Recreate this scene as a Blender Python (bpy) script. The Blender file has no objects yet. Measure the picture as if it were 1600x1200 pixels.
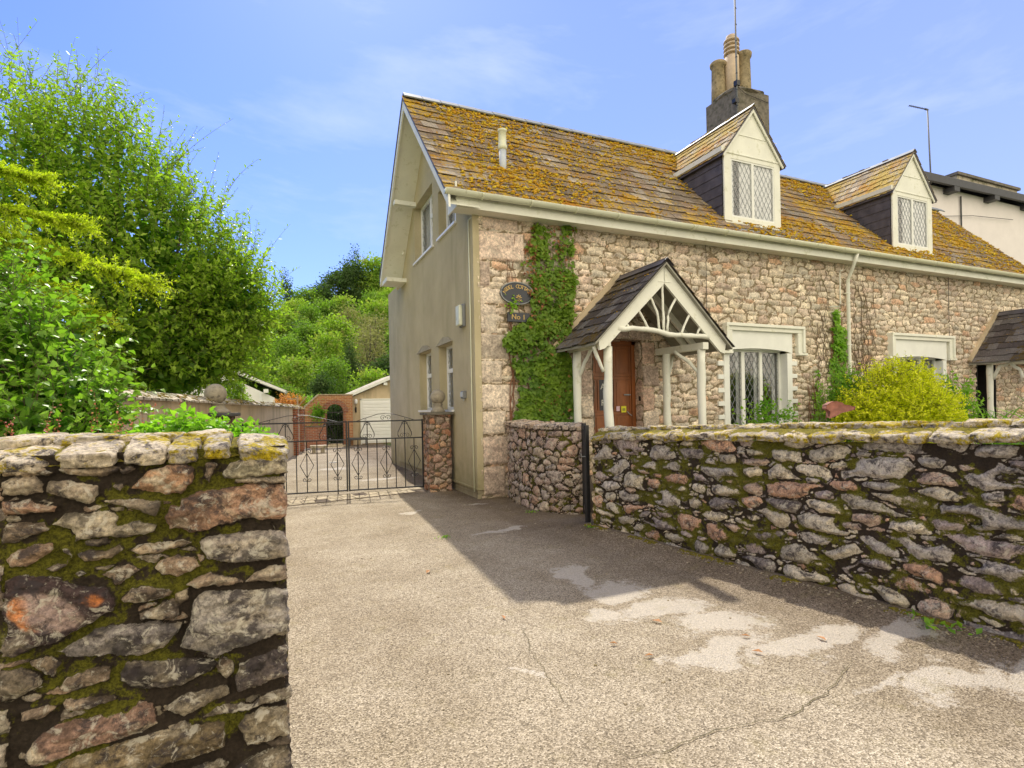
import bpy, math, random
import numpy as np
from mathutils import Vector, Matrix
from mathutils.geometry import tessellate_polygon
R = math.radians
random.seed(7)
RNG = np.random.default_rng(11)
SC = bpy.context.scene
COL = SC.collection

# ------------------------------------------------------------------ camera
cd = bpy.data.cameras.new('camera'); cam = bpy.data.objects.new('camera', cd); COL.objects.link(cam)
cd.sensor_width = 36.0; cd.lens = 849.0 / 1600.0 * 36.0
cd.shift_y = 38.0 / 1600.0; cd.clip_start = 0.05; cd.clip_end = 2000
cam.matrix_world = (Matrix.Translation((0, 0, 1.6)) @ Matrix.Rotation(R(-23.8), 4, 'Z')
                    @ Matrix.Rotation(R(90), 4, 'X') @ Matrix.Rotation(R(-1.15), 4, 'Z'))
SC.camera = cam

# ------------------------------------------------------------------ sky, sun, exposure
SUN = Vector((0.11, 0.900, 1.0)).normalized()
ELEV = math.asin(SUN.z); AZ = math.atan2(SUN.x, SUN.y)
w = bpy.data.worlds.new('World'); SC.world = w; w.use_nodes = True
nt = w.node_tree; nt.nodes.clear()
def wn(t, **k):
    n = nt.nodes.new(t)
    for a, b in k.items(): setattr(n, a, b)
    return n
sky = wn('ShaderNodeTexSky', sky_type='NISHITA', sun_disc=False, sun_elevation=ELEV, sun_rotation=AZ,
         air_density=1.0, dust_density=0.25, ozone_density=3.2, altitude=20)
tc = wn('ShaderNodeTexCoord')
mp = wn('ShaderNodeMapping'); mp.inputs['Scale'].default_value = (1.0, 1.0, 3.4); mp.inputs['Rotation'].default_value = (R(6), R(-10), R(20))
nz = wn('ShaderNodeTexNoise'); nz.inputs['Scale'].default_value = 2.2; nz.inputs['Detail'].default_value = 8; nz.inputs['Roughness'].default_value = 0.6; nz.inputs['Distortion'].default_value = 0.3
cr = wn('ShaderNodeValToRGB'); cr.color_ramp.elements[0].position = 0.51; cr.color_ramp.elements[1].position = 0.85
cr.color_ramp.elements[0].color = (0, 0, 0, 1); cr.color_ramp.elements[1].color = (0.5, 0.5, 0.5, 1)
sky_mul = wn('ShaderNodeMixRGB', blend_type='MULTIPLY'); sky_mul.inputs[0].default_value = 1; sky_mul.inputs[2].default_value = (0.60, 0.68, 1.10, 1)
hz = wn('ShaderNodeMixRGB'); hz.inputs[2].default_value = (3.2, 4.0, 6.4, 1)      # thin high haze, thicker towards the right and low down
mx = wn('ShaderNodeMixRGB'); mx.inputs[2].default_value = (5.2, 5.6, 6.3, 1)      # wisps
fill_bank = wn('ShaderNodeMixRGB'); fill_bank.inputs[2].default_value = (10.4, 9.4, 7.5, 1)  # unseen warm glow added behind the camera to fill the shaded front
sep = wn('ShaderNodeSeparateXYZ')
def wm(op, a, b=0.0, clamp=False):
    n = wn('ShaderNodeMath', operation=op); n.use_clamp = clamp
    for i, v in ((0, a), (1, b)):
        if isinstance(v, (int, float)): n.inputs[i].default_value = v
        else: nt.links.new(v, n.inputs[i])
    return n.outputs[0]
bg = wn('ShaderNodeBackground'); bg.inputs['Strength'].default_value = 0.085
wo = wn('ShaderNodeOutputWorld')
L = nt.links.new
L(tc.outputs['Generated'], mp.inputs[0]); L(mp.outputs[0], nz.inputs['Vector']); L(nz.outputs['Fac'], cr.inputs[0]); L(tc.outputs['Generated'], sep.inputs[0])
L(sky.outputs[0], sky_mul.inputs[1]); L(sky_mul.outputs[0], hz.inputs[1])
L(wm('ADD', wm('MULTIPLY', sep.outputs[0], .58, True), wm('MULTIPLY', wm('SUBTRACT', .45, sep.outputs[2]), .45, True), True), hz.inputs[0])
L(hz.outputs[0], mx.inputs[1]); L(cr.outputs[0], mx.inputs[0]); L(mx.outputs[0], fill_bank.inputs[1])
L(wm('ADD', wm('MULTIPLY', sep.outputs[1], -2.2), wm('MULTIPLY', wm('SUBTRACT', nz.outputs['Fac'], .5), 1.6), True), fill_bank.inputs[0])
L(fill_bank.outputs[0], bg.inputs[0]); L(bg.outputs[0], wo.inputs[0])
sd = bpy.data.lights.new('sun', 'SUN'); sd.energy = 2.5; sd.angle = R(0.53); sd.color = (1.0, 0.93, 0.80)
so = bpy.data.objects.new('sun', sd); COL.objects.link(so); so.location = SUN * 60
so.rotation_euler = (-SUN).to_track_quat('-Z', 'Y').to_euler()
SC.view_settings.view_transform = 'Standard'; SC.view_settings.look = 'None'
SC.view_settings.exposure = 1.2; SC.view_settings.gamma = 1.0

# ------------------------------------------------------------------ helpers
def hsh(ix, iy, iz, s=0):
    h = (ix.astype(np.int64) * 374761393 + iy.astype(np.int64) * 668265263 + iz.astype(np.int64) * 2147483647 + s * 974711) & 0xffffffff
    h = ((h ^ (h >> 13)) * 1274126177) & 0xffffffff
    h = ((h ^ (h >> 16)) * 2246822519) & 0xffffffff
    return ((h ^ (h >> 15)) & 0xffffff) / float(0xffffff)
def vn(x, y, z=None, s=0):
    x = np.asarray(x, float); y = np.asarray(y, float); z = np.zeros_like(x) if z is None else np.asarray(z, float)
    ix, iy, iz = np.floor(x), np.floor(y), np.floor(z); fx, fy, fz = x - ix, y - iy, z - iz
    fx = fx * fx * (3 - 2 * fx); fy = fy * fy * (3 - 2 * fy); fz = fz * fz * (3 - 2 * fz)
    r = 0
    for a in (0, 1):
        for b in (0, 1):
            for c in (0, 1):
                r = r + hsh(ix + a, iy + b, iz + c, s) * (fx if a else 1 - fx) * (fy if b else 1 - fy) * (fz if c else 1 - fz)
    return r * 2 - 1
def fbm(x, y, z=None, s=0, o=4):
    r = 0; a = 1; t = 0; z = np.zeros_like(np.asarray(x, float)) if z is None else z
    for i in range(o):
        r = r + a * vn(x * 2 ** i, y * 2 ** i, z * 2 ** i, s + i * 17); t += a; a *= .5
    return r / t
def sst(a, b, x):
    t = np.clip((x - a) / (b - a), 0, 1); return t * t * (3 - 2 * t)

MATS = {}
class NT:
    def __init__(s, name):
        s.m = bpy.data.materials.new(name); s.m.use_nodes = True; s.t = s.m.node_tree; s.t.nodes.clear()
        s.out = s.n('ShaderNodeOutputMaterial'); s.b = s.n('ShaderNodeBsdfPrincipled'); s.l(s.b.outputs[0], s.out.inputs[0])
    def n(s, t, **k):
        n = s.t.nodes.new(t)
        for a, b in k.items(): setattr(n, a, b)
        return n
    def l(s, a, b): s.t.links.new(a, b)
    def co(s): 
        if not hasattr(s, '_c'): s._c = s.n('ShaderNodeTexCoord').outputs['Object']
        return s._c
    def noise(s, sc, det=4, rough=.6, stretch=None, dist=0):
        n = s.n('ShaderNodeTexNoise'); n.inputs['Scale'].default_value = sc; n.inputs['Detail'].default_value = det
        n.inputs['Roughness'].default_value = rough; n.inputs['Distortion'].default_value = dist
        if stretch:
            m = s.n('ShaderNodeMapping'); m.inputs['Scale'].default_value = stretch; s.l(s.co(), m.inputs[0]); s.l(m.outputs[0], n.inputs['Vector'])
        else: s.l(s.co(), n.inputs['Vector'])
        return n.outputs['Fac']
    def ramp(s, f, p0, p1, c0=(0, 0, 0), c1=(1, 1, 1), mid=None):
        r = s.n('ShaderNodeValToRGB'); e = r.color_ramp.elements
        e[0].position = p0; e[1].position = p1; e[0].color = (*c0, 1); e[1].color = (*c1, 1)
        if mid: q = e.new(mid[0]); q.color = (*mid[1], 1)
        s.l(f, r.inputs[0]); return r.outputs[0]
    def mix(s, f, a, b, mode='MIX'):
        m = s.n('ShaderNodeMixRGB', blend_type=mode)
        for i, v in ((0, f), (1, a), (2, b)):
            if isinstance(v, (int, float)): m.inputs[i].default_value = v if i == 0 else (v, v, v, 1)
            elif isinstance(v, tuple): m.inputs[i].default_value = (*v, 1)
            else: s.l(v, m.inputs[i])
        return m.outputs[0]
    def math(s, op, a, b=0.0):
        m = s.n('ShaderNodeMath', operation=op)
        for i, v in ((0, a), (1, b)):
            if isinstance(v, (int, float)): m.inputs[i].default_value = v
            else: s.l(v, m.inputs[i])
        return m.outputs[0]
    def attr(s, name, what='Fac'):
        a = s.n('ShaderNodeAttribute', attribute_name=name); return a.outputs[what]
    def col(s, c):
        if isinstance(c, tuple): s.b.inputs['Base Color'].default_value = (*c, 1)
        else: s.l(c, s.b.inputs['Base Color'])
    def bump(s, h, st, d=.01):
        b = s.n('ShaderNodeBump'); b.inputs['Strength'].default_value = st; b.inputs['Distance'].default_value = d
        s.l(h, b.inputs['Height']); s.l(b.outputs[0], s.b.inputs['Normal'])
    def rough(s, v): s.b.inputs['Roughness'].default_value = v

def simple(name, c, rough=.6, var=.15, sc=6, bump=.15, bsc=60, metal=0, stain=None, streak=False):
    k = NT(name); n1 = k.noise(sc, 5, stretch=(1, 1, .25) if streak else None)
    lo = tuple(v * (1 - var) for v in c); hi = tuple(min(1, v * (1 + var)) for v in c)
    cc = k.ramp(n1, .3, .7, lo, hi)
    if stain:
        f = k.ramp(k.noise(stain[1], 6, .7), stain[2], stain[3]); cc = k.mix(f, cc, stain[0])
    k.col(cc); k.rough(rough); k.b.inputs['Metallic'].default_value = metal
    if bump: k.bump(k.noise(bsc, 4), bump, .004)
    MATS[name] = k.m; return k.m

simple('cream_paint', (.80, .80, .70), .55, .07, 3, .25, 30, stain=((.50, .50, .33), 6, .56, .76))
simple('white_paint', (.80, .81, .76), .5, .05, 3, .1, 40, stain=((.5, .5, .42), 7, .66, .85))
simple('white_plastic', (.83, .84, .84), .35, .03, 3, 0)
simple('gutter_plastic', (.70, .71, .52), .4, .07, 2.5, 0, stain=((.38, .36, .17), 9, .6, .78))
simple('black_metal', (.018, .018, .02), .45, .3, 30, .1, 90, stain=((.06, .035, .02), 25, .62, .75))
simple('grey_metal', (.20, .21, .22), .6, .1, 10, 0)
simple('pipe_grey', (.5, .54, .58), .4, .1, 10, 0)
simple('slate', (.085, .078, .09), .5, .35, 5, .3, 40, stain=((.2, .18, .19), 9, .62, .8))
simple('lead', (.30, .32, .33), .5, .15, 6, .1)
simple('concrete_old', (.17, .15, .12), .9, .3, 9, .6, 50, stain=((.07, .07, .04), 7, .5, .66))
simple('pot_clay', (.34, .27, .16), .85, .3, 10, .4, 50, stain=((.09, .08, .04), 9, .52, .68))
simple('pot_buff', (.58, .45, .31), .8, .12, 10, .2, 50)
simple('ball_stone', (.33, .29, .22), .9, .25, 14, .5, 70, stain=((.07, .06, .05), 9, .56, .68))
simple('oak_door', (.25, .082, .022), .38, .3, 7, .15, 50, streak=True)
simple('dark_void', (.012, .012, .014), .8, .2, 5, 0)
simple('curtain', (.80, .82, .83), .9, .1, 5, 0)
simple('soil', (.09, .065, .045), 1, .3, 10, .8, 30)
simple('twig', (.13, .09, .055), .9, .3, 20, .3)
simple('bark', (.12, .10, .075), .95, .35, 9, .8, 30)
simple('vine_bare', (.20, .09, .05), .9, .4, 25, .3)
simple('terracotta', (.30, .12, .085), .8, .3, 18, .5, 60)
simple('sign_navy', (.025, .028, .04), .35, .1, 6, .05)
simple('gold', (.62, .42, .13), .4, .1, 20, 0)
simple('bright_yellow', (.75, .70, .03), .5, .03, 5, 0)
simple('pink_card', (.72, .5, .58), .5, .03, 5, 0)
simple('letter_white', (.75, .75, .7), .5, .03, 5, 0)
simple('garage_white', (.84, .84, .83), .4, .03, 3, 0)
simple('pink_render', (.80, .74, .73), .9, .04, 2, .5, 8)
simple('dark_fascia', (.05, .05, .055), .6, .2, 6, 0)
simple('bung_white', (.80, .80, .77), .7, .04, 3, 0)
simple('tuft_moss', (.22, .17, .04), 1, .5, 30, .5)
simple('mossy_parapet', (.50, .43, .33), .9, .15, 4, .4, 20, stain=((.08, .09, .03), 1.6, .47, .62))
simple('light_plastic', (.66, .68, .55), .4, .1, 8, 0, stain=((.3, .33, .2), 10, .55, .75))
simple('wood_sign', (.33, .25, .17), .8, .2, 12, .3)

# glass
k = NT('glass'); k.col((.02, .025, .03)); k.rough(.04); k.b.inputs['IOR'].default_value = 1.5; k.b.inputs['Transmission Weight'].default_value = 0.0
tr = k.n('ShaderNodeBsdfTransparent'); fr = k.n('ShaderNodeLayerWeight'); fr.inputs[0].default_value = .5; fc = k.math('ADD', k.math('MULTIPLY', k.math('POWER', fr.outputs['Facing'], 4.0), .9), .09)
gl = k.n('ShaderNodeBsdfGlossy'); gl.inputs['Roughness'].default_value = .02
m_ = k.n('ShaderNodeMixShader'); k.l(fc, m_.inputs[0]); k.l(tr.outputs[0], m_.inputs[1]); k.l(gl.outputs[0], m_.inputs[2]); k.l(m_.outputs[0], k.out.inputs[0])
MATS['glass'] = k.m

# render (pebble-dash) of the gable
k = NT('render'); c = k.ramp(k.noise(1.3, 5), .3, .72, (.61, .525, .325), (.75, .655, .43))
c = k.mix(k.math('MULTIPLY', k.ramp(k.noise(2.2, 5, stretch=(1, 1, .18)), .55, .75), .45), c, (.38, .34, .18))
sx_ = k.n('ShaderNodeSeparateXYZ'); k.l(k.co(), sx_.inputs[0]); zb = k.math('SUBTRACT', k.math('ADD', .75, k.math('MULTIPLY', k.math('SUBTRACT', k.noise(3, 6, .7), .5), 1.6)), sx_.outputs[2])
c = k.mix(k.math('MULTIPLY', k.ramp(zb, .0, .6), .55), c, (.30, .27, .12))
c = k.mix(k.math('MULTIPLY', k.ramp(k.noise(.55, 4), .52, .64), .16), c, (.80, .70, .50))
c = k.mix(k.ramp(k.noise(150, 2), .25, .8), c, k.mix(1, c, (.62, .62, .60), 'MULTIPLY')); k.col(c); k.rough(.95)
k.bump(k.noise(70, 4, .7), 1.0, .022); MATS['render'] = k.m
k = NT('render_plinth'); k.col(k.ramp(k.noise(5, 6), .3, .7, (.26, .22, .14), (.42, .37, .25))); k.rough(.9); k.bump(k.noise(60, 3), .4, .01); MATS['render_plinth'] = k.m
k = NT('render_garden'); c = k.ramp(k.noise(1.3, 5), .3, .7, (.50, .40, .26), (.62, .50, .34))
c = k.mix(k.ramp(k.noise(2.2, 6, stretch=(1, 1, .2)), .5, .75), c, (.27, .23, .15)); k.col(c); k.rough(.95); k.bump(k.noise(70, 3), .4, .01); MATS['render_garden'] = k.m

# stonework driven by point attributes
def stone_mat(name, joint, moss, mossk, pale, dark, fine=55):
    k = NT(name); c = k.attr('col', 'Color'); f = k.attr('mask'); ms = k.attr('moss')
    n1 = k.noise(fine, 6, .78); n2 = k.noise(fine * .30, 6, .72); n3 = k.noise(fine * .17, 6, .75, dist=.5)
    c = k.mix(.9, c, k.ramp(n1, .32, .68, (.34, .34, .34), (1.65, 1.62, 1.56)), 'MULTIPLY')
    c = k.mix(.8, c, k.ramp(n2, .36, .64, (.62, .60, .60), (1.32, 1.30, 1.26)), 'MULTIPLY')
    c = k.mix(k.math('MULTIPLY', k.ramp(n3, .50, .60), dark), c, (.045, .036, .038))
    c = k.mix(k.math('MULTIPLY', k.ramp(k.noise(fine * .21, 6, .75, dist=.8), .53, .60), pale), c, (.62, .57, .46))
    jj = k.ramp(n1, .3, .7, tuple(v * .5 for v in joint), tuple(v * 1.4 for v in joint))
    e = k.math('ADD', f, k.math('MULTIPLY', k.math('SUBTRACT', n1, .5), .55))
    c = k.mix(k.ramp(e, .42, .60), jj, c)
    mc = k.ramp(k.noise(fine * 1.3, 6, .8), .36, .66, tuple(v * .18 for v in moss), tuple(v * 1.7 for v in moss))
    mf = k.math('ADD', ms, k.math('MULTIPLY', k.math('SUBTRACT', n2, .5), 1.6))
    c = k.mix(k.math('MULTIPLY', k.ramp(mf, .48, .62), mossk), c, mc)
    k.col(c); k.rough(.92); k.b.inputs['Specular IOR Level'].default_value = .25
    h = k.math('ADD', n1, k.math('MULTIPLY', k.noise(fine * 3, 3), .5)); k.bump(h, .75, .012)
    MATS[name] = k.m
stone_mat('garden_stone', (.036, .026, .018), (.115, .11, .010), .92, .60, .85, 75)
stone_mat('facade_stone', (.27, .21, .135), (.12, .13, .04), .5, .35, .22, 26)
stone_mat('coping_stone', (.30, .24, .1), (.36, .27, .012), 1.0, .35, .95, 60)
stone_mat('pillar_stone', (.13, .1, .07), (.1, .1, .02), .6, .25, .3, 45)

k = NT('moss_bed'); c = k.ramp(k.noise(70, 6, .75), .3, .7, (.05, .045, .008), (.42, .31, .02), mid=(.5, (.20, .17, .012))); k.col(c); k.rough(1); k.bump(k.noise(120, 4), 1, .02); MATS['moss_bed'] = k.m

# driveway
k = NT('driveway'); pt = k.attr('patch'); wt = k.attr('wet')
v = k.n('ShaderNodeTexVoronoi'); v.inputs['Scale'].default_value = 118; k.l(k.co(), v.inputs['Vector'])
ag = k.ramp(v.outputs['Color'], .1, .95, (.18, .15, .11), (.66, .58, .455), mid=(.5, (.385, .328, .245)))
c = k.mix(.8, ag, k.ramp(k.noise(.9, 7, .72), .35, .65, (.66, .61, .53), (1.10, 1.09, 1.07)), 'MULTIPLY')
c = k.mix(k.math('MULTIPLY', k.ramp(k.noise(220, 2), .55, .75), .5), c, (.09, .07, .05))
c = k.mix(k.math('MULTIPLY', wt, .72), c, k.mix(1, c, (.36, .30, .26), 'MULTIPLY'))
pc = k.mix(.40, k.ramp(k.noise(240, 3), .3, .7, (.54, .49, .42), (.76, .70, .61)), c)
e = k.math('ADD', pt, k.math('MULTIPLY', k.math('SUBTRACT', k.noise(20, 7, .8), .5), 1.5))
c = k.mix(k.math('MULTIPLY', k.ramp(e, .40, .60), .85), c, pc)
c = k.mix(k.math('MULTIPLY', k.ramp(k.noise(3.5, 8, .75), .55, .72), .38), c, (.24, .20, .07))
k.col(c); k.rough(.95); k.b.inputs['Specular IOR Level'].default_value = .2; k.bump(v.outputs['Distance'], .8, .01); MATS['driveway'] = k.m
simple('asphalt', (.055, .055, .058), .9, .3, 60, .6, 140)
simple('crack_dirt', (.13, .11, .06), 1, .5, 30, .5)
simple('sets', (.40, .33, .23), .95, .3, 9, .6, 90, stain=((.2, .18, .08), 12, .5, .7))
simple('grass_ground', (.09, .12, .03), 1, .4, 2, .6, 20)

# roof tiles with lichen
def roof_mat(name, base, lich, thr, lk=1.0):
    k = NT(name); c = k.mix(1, k.ramp(k.noise(30, 5, .7), .3, .7, (.6, .6, .6), (1.4, 1.4, 1.4)), k.attr('col', 'Color'), 'MULTIPLY')
    c = k.mix(k.math('MULTIPLY', k.ramp(k.noise(11, 6, .75), .62, .70), .7), c, (.55, .53, .45))
    lf = k.math('ADD', k.noise(9.5, 8, .84), k.math('MULTIPLY', k.math('SUBTRACT', k.noise(.75, 4), .5), .8))
    lc = k.ramp(k.noise(24, 4, .7), .35, .65, tuple(v * .45 for v in lich), lich)
    lc = k.mix(k.ramp(k.noise(1.4, 3), .5, .7), lc, (.50, .22, .025) if 'porch' not in name else (.10, .07, .03))
    c = k.mix(k.math('MULTIPLY', k.ramp(lf, thr, thr + .06), lk), c, lc)
    k.col(c); k.rough(.9); k.b.inputs['Specular IOR Level'].default_value = .2; k.bump(k.math('ADD', k.noise(45, 5, .7), k.math('MULTIPLY', lf, 1.5)), .9, .03); MATS[name] = k.m
roof_mat('roof_tile', None, (.80, .50, .04), .514)
roof_mat('dormer_tile', None, (.68, .50, .14), .46)
roof_mat('porch_tile', None, (.19, .125, .02), .485, .85)
k = NT('moss_tuft'); c = k.mix(k.ramp(k.attr('var'), .2, .9), (.76, .42, .025), (.84, .64, .04)); c = k.mix(k.ramp(k.noise(60, 4), .3, .7), k.mix(1, c, (.4, .35, .3), 'MULTIPLY'), c); k.col(c); k.rough(1); MATS['moss_tuft'] = k.m

# brick
def brick_mat(name, c1, c2, mortar, sx=1):
    k = NT(name); b = k.n('ShaderNodeTexBrick'); m = k.n('ShaderNodeMapping'); m.inputs['Rotation'].default_value = (R(90), 0, 0)
    k.l(k.co(), m.inputs[0]); k.l(m.outputs[0], b.inputs['Vector'])
    b.inputs['Scale'].default_value = 1; b.inputs['Brick Width'].default_value = .225; b.inputs['Row Height'].default_value = .075; b.inputs['Mortar Size'].default_value = .010
    b.inputs['Color1'].default_value = (*c1, 1); b.inputs['Color2'].default_value = (*c2, 1); b.inputs['Mortar'].default_value = (*mortar, 1); b.inputs['Bias'].default_value = 0
    c = k.mix(.6, b.outputs['Color'], k.ramp(k.noise(18, 5), .3, .7, (.6, .6, .6), (1.3, 1.3, 1.3)), 'MULTIPLY'); k.col(c); k.rough(.9)
    k.bump(k.math('SUBTRACT', 1.0, b.outputs['Fac']), .5, .01); MATS[name] = k.m
brick_mat('red_brick', (.36, .12, .06), (.24, .075, .045), (.30, .24, .18))
brick_mat('orange_brick', (.47, .20, .08), (.33, .12, .05), (.40, .32, .2))

# foliage
def leaf_mat(name, a, b, trans=.42, rough=.45, hue2=None):
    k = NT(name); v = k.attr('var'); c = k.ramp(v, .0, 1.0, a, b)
    if hue2: c = k.mix(k.ramp(k.noise(.9, 3), .52, .7), c, hue2)
    k.col(c); k.rough(rough); k.b.inputs['Specular IOR Level'].default_value = .32
    t = k.n('ShaderNodeBsdfTranslucent'); k.l(k.mix(1, c, (1.14, 1.40, .5), 'MULTIPLY'), t.inputs[0])
    m = k.n('ShaderNodeMixShader'); m.inputs[0].default_value = trans
    k.l(k.b.outputs[0], m.inputs[1]); k.l(t.outputs[0], m.inputs[2]); k.l(m.outputs[0], k.out.inputs[0]); MATS[name] = k.m
leaf_mat('leaf_privet', (.10, .21, .022), (.43, .57, .06), .48)
leaf_mat('leaf_ivy', (.09, .22, .025), (.32, .50, .06), .42, .42)
leaf_mat('leaf_wall_ivy', (.06, .15, .018), (.27, .40, .04), .38, .45)
leaf_mat('leaf_red', (.20, .07, .03), (.46, .20, .09), .3, .6)
leaf_mat('leaf_conifer', (.22, .30, .012), (.62, .68, .04), .45, .6)
leaf_mat('leaf_yellow', (.50, .52, .012), (.94, .90, .04), .38, .5)
leaf_mat('leaf_fresh', (.10, .26, .025), (.34, .56, .05), .48, .5)
leaf_mat('leaf_wood', (.085, .18, .022), (.29, .43, .05), .42, .7, (.15, .20, .06))
leaf_mat('leaf_wood_light', (.13, .24, .025), (.40, .53, .07), .45, .7, (.30, .27, .09))
leaf_mat('leaf_wood_dark', (.035, .08, .025), (.11, .17, .045), .3, .8)
leaf_mat('leaf_twiggy', (.16, .15, .07), (.38, .37, .16), .3, .8)
leaf_mat('petal_red', (.40, .09, .08), (.6, .25, .2), .3, .6)
leaf_mat('leaf_orange', (.60, .22, .06), (.75, .36, .10), .3, .6)

class MB:
    def __init__(s): s.v = []; s.f = []; s.c = []
    def add(s, vs, fs):
        o = len(s.v); s.v.extend([tuple(v) for v in vs]); s.f.extend([tuple(i + o for i in f) for f in fs]); return s
    def box(s, x0, x1, y0, y1, z0, z1, M=None):
        vs = [Vector((x, y, z)) for z in (z0, z1) for y in (y0, y1) for x in (x0, x1)]
        if M is not None: vs = [M @ v for v in vs]
        return s.add(vs, [(0, 2, 3, 1), (4, 5, 7, 6), (0, 1, 5, 4), (2, 6, 7, 3), (0, 4, 6, 2), (1, 3, 7, 5)])
    def prism(s, pts, d):      # pts: planar 3D loop, d: extrusion vector
        n = len(pts); d = Vector(d); a = [Vector(p) for p in pts]
        tri = tessellate_polygon([a]); s.add(a + [p + d for p in a], [t for t in tri] + [tuple(i + n for i in reversed(t)) for t in tri] + [(i, (i + 1) % n, (i + 1) % n + n, i + n) for i in range(n)])
        return s
    def bar(s, p, q, wd, ht, up=(0, 0, 1)):
        p, q = Vector(p), Vector(q); d = (q - p); L_ = d.length; d.normalize(); u = Vector(up)
        sd_ = d.cross(u).normalized(); u = sd_.cross(d).normalized()
        vs = [b + sd_ * (a * wd / 2) + u * (c * ht / 2) for b in (p, q) for c in (-1, 1) for a in (-1, 1)]
        return s.add(vs, [(0, 2, 3, 1), (4, 5, 7, 6), (0, 1, 5, 4), (2, 6, 7, 3), (0, 4, 6, 2), (1, 3, 7, 5)])
    def tube(s, path, r, n=8, cap=True):
        P = [Vector(p) for p in path]; rs = r if isinstance(r, (list, tuple)) else [r] * len(P); o = len(s.v)
        ref = Vector((0, 0, 1))
        for i, p in enumerate(P):
            t = (P[min(i + 1, len(P) - 1)] - P[max(i - 1, 0)]).normalized()
            rf = ref if abs(t.dot(ref)) < .95 else Vector((1, 0, 0))
            a = t.cross(rf).normalized(); b = t.cross(a)
            for j in range(n): th = 2 * math.pi * j / n; s.v.append(tuple(p + (a * math.cos(th) + b * math.sin(th)) * rs[i]))
        for i in range(len(P) - 1):
            for j in range(n): s.f.append((o + i * n + j, o + i * n + (j + 1) % n, o + (i + 1) * n + (j + 1) % n, o + (i + 1) * n + j))
        if cap: s.f.append(tuple(o + j for j in reversed(range(n)))); s.f.append(tuple(o + (len(P) - 1) * n + j for j in range(n)))
        return s
    def lathe(s, prof, cx, cy, n=20):
        o = len(s.v)
        for r, z in prof:
            for j in range(n): th = 2 * math.pi * j / n; s.v.append((cx + r * math.cos(th), cy + r * math.sin(th), z))
        for i in range(len(prof) - 1):
            for j in range(n): s.f.append((o + i * n + j, o + i * n + (j + 1) % n, o + (i + 1) * n + (j + 1) % n, o + (i + 1) * n + j))
        s.f.append(tuple(o + j for j in reversed(range(n)))); s.f.append(tuple(o + (len(prof) - 1) * n + j for j in range(n)))
        return s
    def rock(s, c, hs, rot=0, seed=0, n=5, p=4.0, amp=.12, tilt=(0, 0), ret=False):
        # noisy super-ellipsoid from a subdivided cube
        g = np.linspace(-1, 1, n + 1); vs = []; fs = []
        for ax in range(3):
            for sg in (-1, 1):
                o = len(vs)
                for a in g:
                    for b in g:
                        q = [0, 0, 0]; q[ax] = sg; q[(ax + 1) % 3] = a; q[(ax + 2) % 3] = b; vs.append(q)
                for i in range(n):
                    for j in range(n):
                        f = (o + i * (n + 1) + j, o + (i + 1) * (n + 1) + j, o + (i + 1) * (n + 1) + j + 1, o + i * (n + 1) + j + 1)
                        fs.append(f if sg > 0 else f[::-1])
        V = np.array(vs, float); V /= (np.abs(V) ** p).sum(1, keepdims=True) ** (1 / p)
        nse = 1 + amp * fbm(V[:, 0] * 1.3 + seed * 7.1, V[:, 1] * 1.3 + seed * 3.3, V[:, 2] * 1.3, seed, 3)
        V = V * nse[:, None] * np.array(hs)
        M = Matrix.Translation(c) @ Matrix.Rotation(rot, 4, 'Z') @ Matrix.Rotation(tilt[0], 4, 'X') @ Matrix.Rotation(tilt[1], 4, 'Y')
        s.add([M @ Vector(v) for v in V], fs); return s
    def text(s, txt, size, M, depth=.004):
        cu = bpy.data.curves.new('t', 'FONT'); cu.body = txt; cu.size = size; cu.extrude = depth; cu.align_x = 'CENTER'; cu.align_y = 'CENTER'; cu.resolution_u = 2
        o = bpy.data.objects.new('t', cu); COL.objects.link(o); me = bpy.data.meshes.new_from_object(o.evaluated_get(bpy.context.evaluated_depsgraph_get()))
        s.add([M @ v.co for v in me.vertices], [tuple(p.vertices) for p in me.polygons]); bpy.data.objects.remove(o); bpy.data.curves.remove(cu); bpy.data.meshes.remove(me); return s
    def build(s, name, mat, parent=None, smooth=False, bevel=0, attrs=None, world=True):
        me = bpy.data.meshes.new(name); me.from_pydata(s.v, [], s.f); me.materials.append(MATS[mat])
        if smooth: me.polygons.foreach_set('use_smooth', [True] * len(me.polygons))
        for an, (ty, dom, data) in (attrs or {}).items(): put_attr(me, an, ty, dom, data)
        o = bpy.data.objects.new(name, me); COL.objects.link(o)
        if parent is not None:
            o.parent = parent
            if world:
                q = parent; M = Matrix.Identity(4)
                while q is not None: M = q.matrix_basis if q.parent is None else M; q = q.parent
                o.matrix_parent_inverse = (M.inverted() if parent.parent is None else Matrix.Identity(4))
        if bevel:
            b = o.modifiers.new('bevel', 'BEVEL'); b.width = bevel; b.segments = 2; b.limit_method = 'ANGLE'
        return o
def put_attr(me, an, ty, dom, data):
    data = np.asarray(data, np.float32)
    a = me.attributes.new(an, ty, dom)
    if ty == 'FLOAT_COLOR':
        if data.shape[1] == 3: data = np.concatenate([data, np.ones((len(data), 1), np.float32)], 1)
        a.data.foreach_set('color', data.ravel())
    else: a.data.foreach_set('value', data.ravel())
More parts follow.
